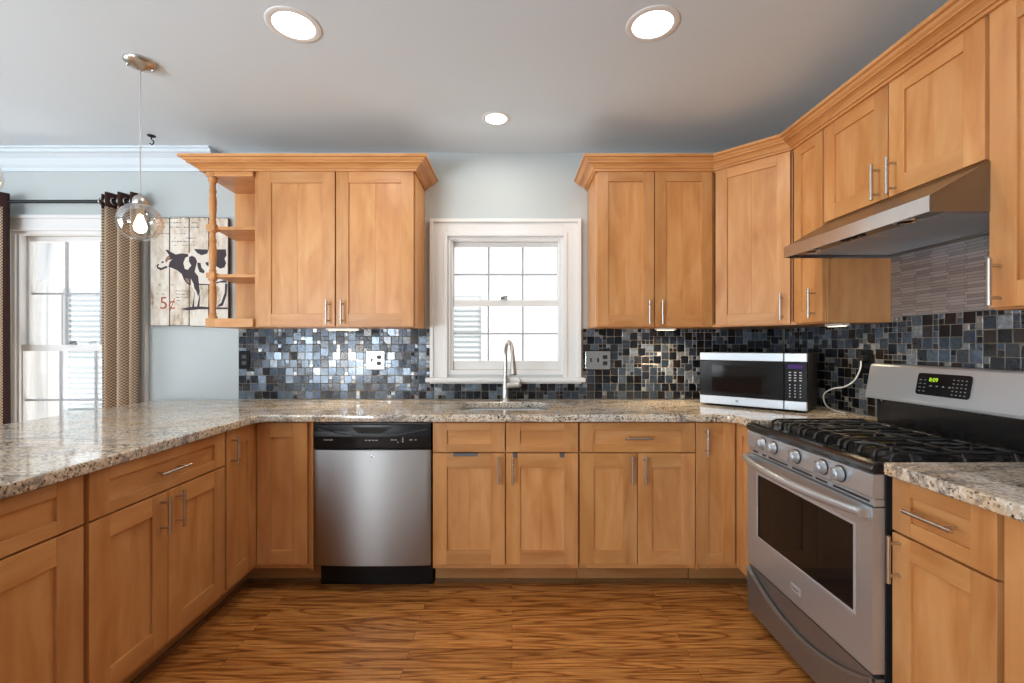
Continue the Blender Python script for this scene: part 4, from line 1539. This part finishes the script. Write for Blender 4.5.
def outlet(name, x, z, gangs, m, face, label, wall='back', y=0):
    wd = .07 + .046 * (gangs - 1)
    if wall == 'back': r = empty(name, (x, WY - .0075, z))
    else: r = empty(name, (RX - .0075, y, z), R(-90))
    tag(r, label, 'outlet')
    b = MB(); b.prism(rounded([(-wd / 2, -.059), (wd / 2, -.059), (wd / 2, .059), (-wd / 2, .059)], .006, 3), 'y', -.006, .0005)
    b.build('wall_plate', m, r, bevel=.0015)
    if gangs > 1:
        b = MB(); b.prism(rounded([(-wd / 2 - .006, -.065), (wd / 2 + .006, -.065), (wd / 2 + .006, .065), (-wd / 2 - .006, .065)], .007, 3), 'y', -.0035, .0004)
        b.build('plate_frame', M['black'], r, bevel=.001)
    for k in range(gangs):
        cx = -wd / 2 + .035 + k * .046
        b = MB()
        if face[k] == 'o':
            for s in (-1, 1):
                b = MB()
                b.prism(rounded([(cx - .015, s * .020 - .013), (cx + .015, s * .020 - .013), (cx + .015, s * .020 + .013), (cx - .015, s * .020 + .013)], .008, 4), 'y', -.0075, -.004)
                so = b.build('socket', M['blackm'], r)
                bits('socket_slot', [(cx + dx - .001, cx + dx + .001, -.0078, -.007, s * .020 - .003, s * .020 + .006) for dx in (-.006, .006)], M['dgrey'], so)
        else:
            b.box(cx - .006, cx + .006, -.0072, -.004, -.013, .013); b.box(cx - .0045, cx + .0045, -.018, -.006, 0.0, .009)
            b.build('toggle_switch', M['blackm'], r, bevel=.001)
    b = MB()
    for k in range(gangs):
        cx = -wd / 2 + .035 + k * .046
        for s in ((-1, 1) if face[k] == 't' else (0,)): b.lathe([(.003, -.006), (.003, -.0085), (0, -.009)], (cx, 0, s * .035), 'y', 10)
    b.build('screw', m, r)
    return r


outlet('power_outlet', -1.735, 1.172, 1, M['black'], 'o', 'black single outlet at the left end of the mosaic backsplash')
outlet('switch_outlet', -.885, 1.170, 2, M['nickel'], 'to', 'shiny double switch and outlet plate with black rim on the mosaic left of the window')
outlet('switch_outlet', .557, 1.170, 3, M['steelz2'], 'tto', 'silver triple switch and outlet plate on the mosaic right of the window')
outlet('power_outlet', 0, 1.185, 1, M['black'], 'o', 'black outlet with a plug on the right wall behind the range', 'right', 2.262)
cb_ = tag(empty('power_cable', (0, 0, 0)), 'white cable plugged in beside the microwave, curling down to the worktop', 'cable')
b = MB(); b.box(RX - .045, RX - .0155, 2.246, 2.278, 1.188, 1.216); b.build('plug', M['blackm'], cb_, bevel=.004)
b = MB()
pts = [(RX - .04, 2.262, 1.19), (RX - .042, 2.264, 1.15), (RX - .06, 2.28, 1.09), (RX - .085, 2.315, 1.055), (RX - .105, 2.37, 1.04), (RX - .11, 2.425, 1.01), (RX - .10, 2.445, .975),
       (RX - .09, 2.435, .94), (RX - .075, 2.39, .922), (RX - .06, 2.34, .9185)]
# smooth the cable
sm = []
for i in range(len(pts) - 1):
    p0, p1, p2, p3 = pts[max(i - 1, 0)], pts[i], pts[i + 1], pts[min(i + 2, len(pts) - 1)]
    for k in range(5):
        t = k / 5
        sm.append(tuple(.5 * ((2 * p1[a]) + (-p0[a] + p2[a]) * t + (2 * p0[a] - 5 * p1[a] + 4 * p2[a] - p3[a]) * t * t + (-p0[a] + 3 * p1[a] - 3 * p2[a] + p3[a]) * t ** 3) for a in range(3)))
sm.append(pts[-1])
b.tube(sm, .0034, 8)
b.build('cord', M['cable'], cb_)

# ------------------------------------------------------------------ under-cabinet lights


def puck(loc, rz, ln, label, power):
    r = tag(empty('under_cabinet_light', loc, rz), label, 'light', 'under-cabinet lights')
    b = MB(); b.box(-ln / 2, ln / 2, -.02, .02, -.012, 0); h = b.build('housing', M['trim'], r, bevel=.003)
    b = MB(); b.box(-ln / 2 + .01, ln / 2 - .01, -.013, .013, -.0135, -.012); b.build('lens', M['puck'], h)
    a = area('under_cabinet_glow', (loc[0], loc[1], loc[2] - .016), (0, 0, rz), ln - .02, .026, power, (1.0, .78, .50), spread=150)
    return r


puck((-1.03, 2.78, UZ0), 0, .20, 'white light strip under the left wall cabinet', 2.6)
puck((.945, 2.80, UZ0), 0, .12, 'small white light strip under the wall cabinet right of the window', 2.8)
puck((1.60, 2.24, UZ0), R(90), .12, 'small white light strip under the narrow cabinet beside the hood', 0.8)

# ------------------------------------------------------------------ ceiling lights


def downlight(x, y, rad, label, power):
    r = tag(empty('recessed_light', (x, y, CEIL)), label, 'ceiling light', 'recessed ceiling lights')
    b = MB(); b.lathe([(rad, -.0005), (rad, -.002), (rad * .96, -.0035), (rad * .78, -.0045), (rad * .75, -.003), (rad * .75, -.0006)], n=40); b.build('trim_ring', M['trim'], r)
    b = MB(); b.lathe([(rad * .75, -.0025), (rad * .5, -.0032), (0, -.0035)], n=40); b.build('lens', M['can'], r)
    area('downlight', (x, y, CEIL - .014), (0, 0, 0), rad * 1.3, rad * 1.3, power, (1.0, .93, .82), 'DISK')
    return r


downlight(-.855, 1.783, .103, 'large recessed ceiling light at the upper left of the view', 5.5)
downlight(.549, 1.778, .103, 'large recessed ceiling light at the upper right of the view', 5.5)
downlight(-.088, 2.515, .078, 'small recessed ceiling light over the sink near the window wall', 4)


def pendant(x, y, zc, label):
    r = tag(empty('pendant_light', (x, y, CEIL)), label, 'pendant light', 'glass globe pendants over the peninsula')
    b = MB(); b.lathe([(.063, -.0005), (.063, -.006), (.058, -.014), (.04, -.024), (.018, -.032), (.008, -.040), (.0, -.040)], n=32)
    for a in (R(30), R(210)): b.lathe([(.005, -.018), (.005, -.030), (0, -.032)], (.044 * math.cos(a), .044 * math.sin(a), 0), n=10)
    b.build('canopy', M['nickel'], r)
    zb = zc - CEIL
    b = MB(); b.tube([(0, 0, -.038), (0, 0, zb + .118)], .0028, 8); b.build('cord', M['silver'], r)
    b = MB(); b.lathe([(.005, zb + .128), (.010, zb + .118), (.020, zb + .112), (.027, zb + .100), (.030, zb + .078), (.026, zb + .074), (.018, zb + .070), (.016, zb + .032), (.0, zb + .032)], n=24); b.build('socket', M['nickel'], r)
    b = MB()
    pr = []
    for k in range(19):
        a = R(20) + (math.pi - R(20)) * k / 18
        pr.append((.0855 * math.sin(a), zb + .083 * math.cos(a)))
    b.lathe(pr, n=40, caps=False); o = b.build('globe', M['globe'], r)
    b = MB(); b.lathe([(.011, zb + .03), (.013, zb + .02), (.022, zb - .004), (.026, zb - .022), (.021, zb - .040), (.009, zb - .049), (0, zb - .05)], n=20, caps=False)
    bu = b.build('bulb', M['bulbg'], r)
    b = MB()
    for k in range(4):
        a = k * math.pi / 2
        b.tube([(.006 * math.cos(a), .006 * math.sin(a), zb + .018), (.011 * math.cos(a + .6), .011 * math.sin(a + .6), zb - .01), (.007 * math.cos(a + 1.2), .007 * math.sin(a + 1.2), zb - .036)], .0016, 6)
    b.build('filament', M['bulb'], bu)
    l = bpy.data.lights.new('bulb_light', 'POINT'); l.energy = 2.5; l.color = (1, .72, .42); l.shadow_soft_size = .018
    lo = bpy.data.objects.new('bulb_light', l); COL.objects.link(lo); lo.location = (x, y, zc - .012)
    return r


pendant(-1.645, 2.014, 1.811, 'clear glass globe pendant hanging over the peninsula in front of the curtain')
pendant(-1.70, 1.41, 1.80, 'clear glass globe pendant mostly cut off by the left edge')
b = MB()
b.lathe([(.022, 0), (.022, -.004), (.010, -.010), (.0, -.010)], n=16)
b.tube([(0, 0, -.008), (.0, 0, -.022), (.012, 0, -.032), (.014, 0, -.046), (.002, 0, -.054), (-.010, 0, -.046)], .0035, 8)
tag(b.build('ceiling_hook', M['rod'], loc=(-2.155, 2.72, CEIL - .0005)), 'small dark hook screwed into the ceiling left of the cabinets', 'hook')

# ------------------------------------------------------------------ curtains and rod
ry, rz_ = 2.868, 2.172
cr = tag(empty('curtain_rod', (-2.9, ry, rz_)), 'thin dark curtain rod above the dining window', 'curtain rod')
b = MB(); b.tube([(-.95, 0, 0), (.53, 0, 0)], .011, 14); b.build('pole', M['rod'], cr)
for xx in (-.95, .53):
    s = 1 if xx > 0 else -1
    b = MB(); b.lathe([(.011, 0), (.019, s * .008), (.022, s * .022), (.015, s * .038), (.0, s * .044)], (xx, 0, 0), 'x', 16); b.build('finial', M['rod'], cr)
for xx in (-.93, .50):
    b = MB(); b.tube([(xx, 0, -.010), (xx, .05, -.012), (xx, WY - ry - .001, -.012)], .007, 10); b.lathe([(.02, WY - ry - .006), (.02, WY - ry - .0005)], (xx, 0, -.012), 'y', 14)
    b.build('bracket', M['rod'], cr)


def curtain(x0, x1, folds, label, edge_l, edge_r, amp=.045):
    c = tag(empty('curtain', ((x0 + x1) / 2, ry, .02)), label, 'curtain', 'dining window curtains')
    nu, nv = folds * 16, 24
    zt = rz_ + .05 - .02
    W = x1 - x0
    ulen = W * 2.0

    def P(u, v):
        a = 2 * math.pi * folds * u
        y = amp * math.sin(a) * (1.0 - .15 * v)
        x = -W / 2 + W * u + .012 * math.sin(a * .5 + 1) * (1 - v)
        return (x, y, v * zt)

    def sheet(n, m, u0, u1, v0, v1):
        b = MB()
        i0, i1 = round(u0 * nu), round(u1 * nu)
        V, F, U = [], [], []
        K = 14
        for i in range(i0, i1 + 1):
            for j in range(K + 1):
                V.append(P(i / nu, v0 + (v1 - v0) * j / K))
        for i in range(i1 - i0):
            for j in range(K):
                F.append((i * (K + 1) + j, (i + 1) * (K + 1) + j, (i + 1) * (K + 1) + j + 1, i * (K + 1) + j + 1))
        b.raw(V, F)
        for fi, f in enumerate(F):
            b.uv[fi] = [(((k // (K + 1)) + i0) / nu * ulen, (v0 + (v1 - v0) * (k % (K + 1)) / K) * zt) for k in f]
        o = b.build(n, m, c)
        s = o.modifiers.new('cloth', 'SOLIDIFY'); s.thickness = .003; s.offset = 0
        return o
    hv = 1 - .092 / zt * 1.0
    sheet('header_band', M['brown'], 0, 1, hv, 1)
    sheet('panel', M['weave'], edge_l, 1 - edge_r, 0, hv)
    if edge_l: sheet('border', M['brown'], 0, edge_l, 0, hv)
    if edge_r: sheet('border', M['brown'], 1 - edge_r, 1, 0, hv)
    for k in range(folds * 2):
        u = (k) / (folds * 2) + .0001
        p = P(u, 1 - .05 / zt)
        b = MB()
        ring = [(p[0], p[1] + .021 * math.cos(t), rz_ - .02 + .021 * math.sin(t)) for t in [2 * math.pi * q / 16 for q in range(16)]]
        b.tube(ring, .004, 6, closed=True); b.build('grommet', M['nickel'], c)
    return c


curtain(-2.588, -2.352, 3, 'tan woven curtain with dark brown header on the right of the dining window', 0, 0)
curtain(-3.62, -3.165, 4, 'tan woven curtain with dark brown border at the left edge of the view', 0, .025)

# ------------------------------------------------------------------ plank sign with the cow print


def sxz(u, v):      # a point of the printed picture on the sign, metres in the wall plane
    return ((150 + u / 9.11 - 512) / 155.3, EYE + (345.5 - (240 + v / 9.11)) / 155.3)


sg = tag(empty('plank_sign', (-2.078, WY - .001, 1.388)), 'weathered plank wall sign with a printed cow and 5¢ left of the end shelf', 'sign')
ox, oz = -2.078, 1.388
pw = .1262
rd = random.Random(12)
for k in range(4):
    xa = -.2524 + k * pw
    za, zb = rd.uniform(0, .006), .706 - rd.uniform(0, .008)
    pl = rounded([(xa + .001, za), (xa + pw - .001, za), (xa + pw - .001, zb), (xa + .001, zb)], [.01, .006, .012, .007], 3)
    b = MB(); b.prism(pl, 'y', -.030, -.012, 1)
    ins = .0028
    pl2 = rounded([(xa + .001 + ins, za + ins * 1.4), (xa + pw - .001 - ins, za + ins), (xa + pw - .001 - ins, zb - ins * 1.6), (xa + .001 + ins, zb - ins)], .008, 3)
    b.prism(pl2, 'y', -.0304, -.0299, 0)
    b.build('plank', [M['board'], M['edge']], sg)
b = MB()
for zz in (.12, .58): b.box(-.24, .24, -.012, -.0005, zz, zz + .05)
b.build('batten', M['edge'], sg)


def decal(name, polys, m, d):
    b = MB()
    for p in polys:
        pts = [sxz(*q) for q in p]
        b.quad([(x - ox, -.0304 - d, z - oz) for x, z in pts])
    return b.build(name, m, sg)


decal('cow_body_print', [[(205, 120), (345, 128), (400, 85), (540, 88), (690, 85), (708, 110), (706, 260), (690, 340), (700, 400), (708, 480), (668, 600), (620, 608), (640, 570), (660, 480), (610, 395), (540, 410), (455, 405),
                          (462, 480), (455, 560), (458, 605), (425, 605), (420, 560), (412, 500), (408, 605), (384, 612), (392, 560), (408, 470), (370, 410), (310, 360), (290, 310), (200, 255), (165, 255), (100, 278), (62, 255), (60, 235), (75, 205), (150, 150), (140, 90), (170, 92)]],
      M['cream'], .0002)
decal('cow_patch_print', [
    [(140, 92), (165, 90), (190, 108), (235, 132), (290, 122), (345, 128), (352, 150), (325, 160), (305, 210), (318, 262), (345, 272), (378, 232), (355, 195), (358, 155), (385, 143), (415, 160), (430, 195), (420, 240), (408, 290),
     (440, 330), (448, 400), (456, 470), (440, 520), (425, 470), (405, 440), (398, 400), (372, 350), (375, 415), (340, 400), (310, 362), (290, 310), (250, 278), (200, 255), (168, 248), (180, 200), (205, 175), (165, 185), (150, 205), (138, 190), (150, 160), (175, 140), (160, 115)],
    [(60, 235), (75, 215), (85, 222), (72, 245), (105, 255), (150, 235), (165, 250), (100, 278), (66, 258)],
    [(100, 205), (120, 190), (130, 205), (110, 212)],
    [(400, 82), (535, 88), (522, 125), (470, 140), (430, 118)],
    [(600, 86), (692, 85), (698, 140), (680, 170), (695, 210), (680, 250), (640, 262), (605, 240), (590, 180)],
    [(430, 205), (462, 210), (470, 250), (500, 285), (490, 305), (452, 292), (436, 250)],
    [(505, 205), (535, 200), (535, 240), (515, 230)],
    [(445, 398), (545, 402), (545, 412), (445, 410)],
    [(600, 385), (690, 362), (708, 390), (640, 388), (600, 398)],
    [(685, 395), (708, 400), (700, 500), (665, 598), (612, 612), (620, 596), (650, 570), (682, 480)],
    [(384, 612), (396, 540), (410, 470), (412, 480), (404, 540), (404, 612)], [(430, 606), (448, 520), (456, 470), (458, 520), (452, 606)],
    [(280, 630), (350, 612), (450, 604), (540, 612), (708, 615), (708, 630), (450, 632), (350, 642)]], M['ink'], .0004)
decal('cow_face_print', [[(138, 190), (150, 160), (178, 145), (186, 165), (165, 188), (152, 206)], [(318, 350), (350, 352), (362, 390), (345, 392)]], M['tanink'], .0005)
b = MB()
rd = random.Random(9)
rows = [(-200, 60, 400), (-160, 60, 420), (-120, 80, 430), (-60, 70, 380), (-20, 220, 420), (10, 200, 400), (45, 220, 400), (405, 40, 200), (455, 60, 150), (460, 240, 350), (490, 60, 160), (490, 240, 340), (520, 240, 350), (550, 250, 340)]
for (v, ua, ub) in rows:
    u = ua
    while u < ub:
        l = rd.uniform(8, 30)
        if rd.random() < .75:
            h_ = rd.uniform(4, 9)
            (xa, za), (xb, zb) = sxz(u, v + rd.uniform(-2, 2)), sxz(u + l, v + h_)
            b.quad([(xa - ox, -.0306, za - oz), (xb - ox, -.0306, za - oz), (xb - ox, -.0306, zb - oz), (xa - ox, -.0306, zb - oz)])
        u += l + rd.uniform(3, 12)
b.build('script_print', M['faint'], sg)
px, pz = sxz(160, 580)
text('price_print', '5¢', .112, M['rust'], sg, (px - ox, -.0306, pz - oz), depth=.0002)
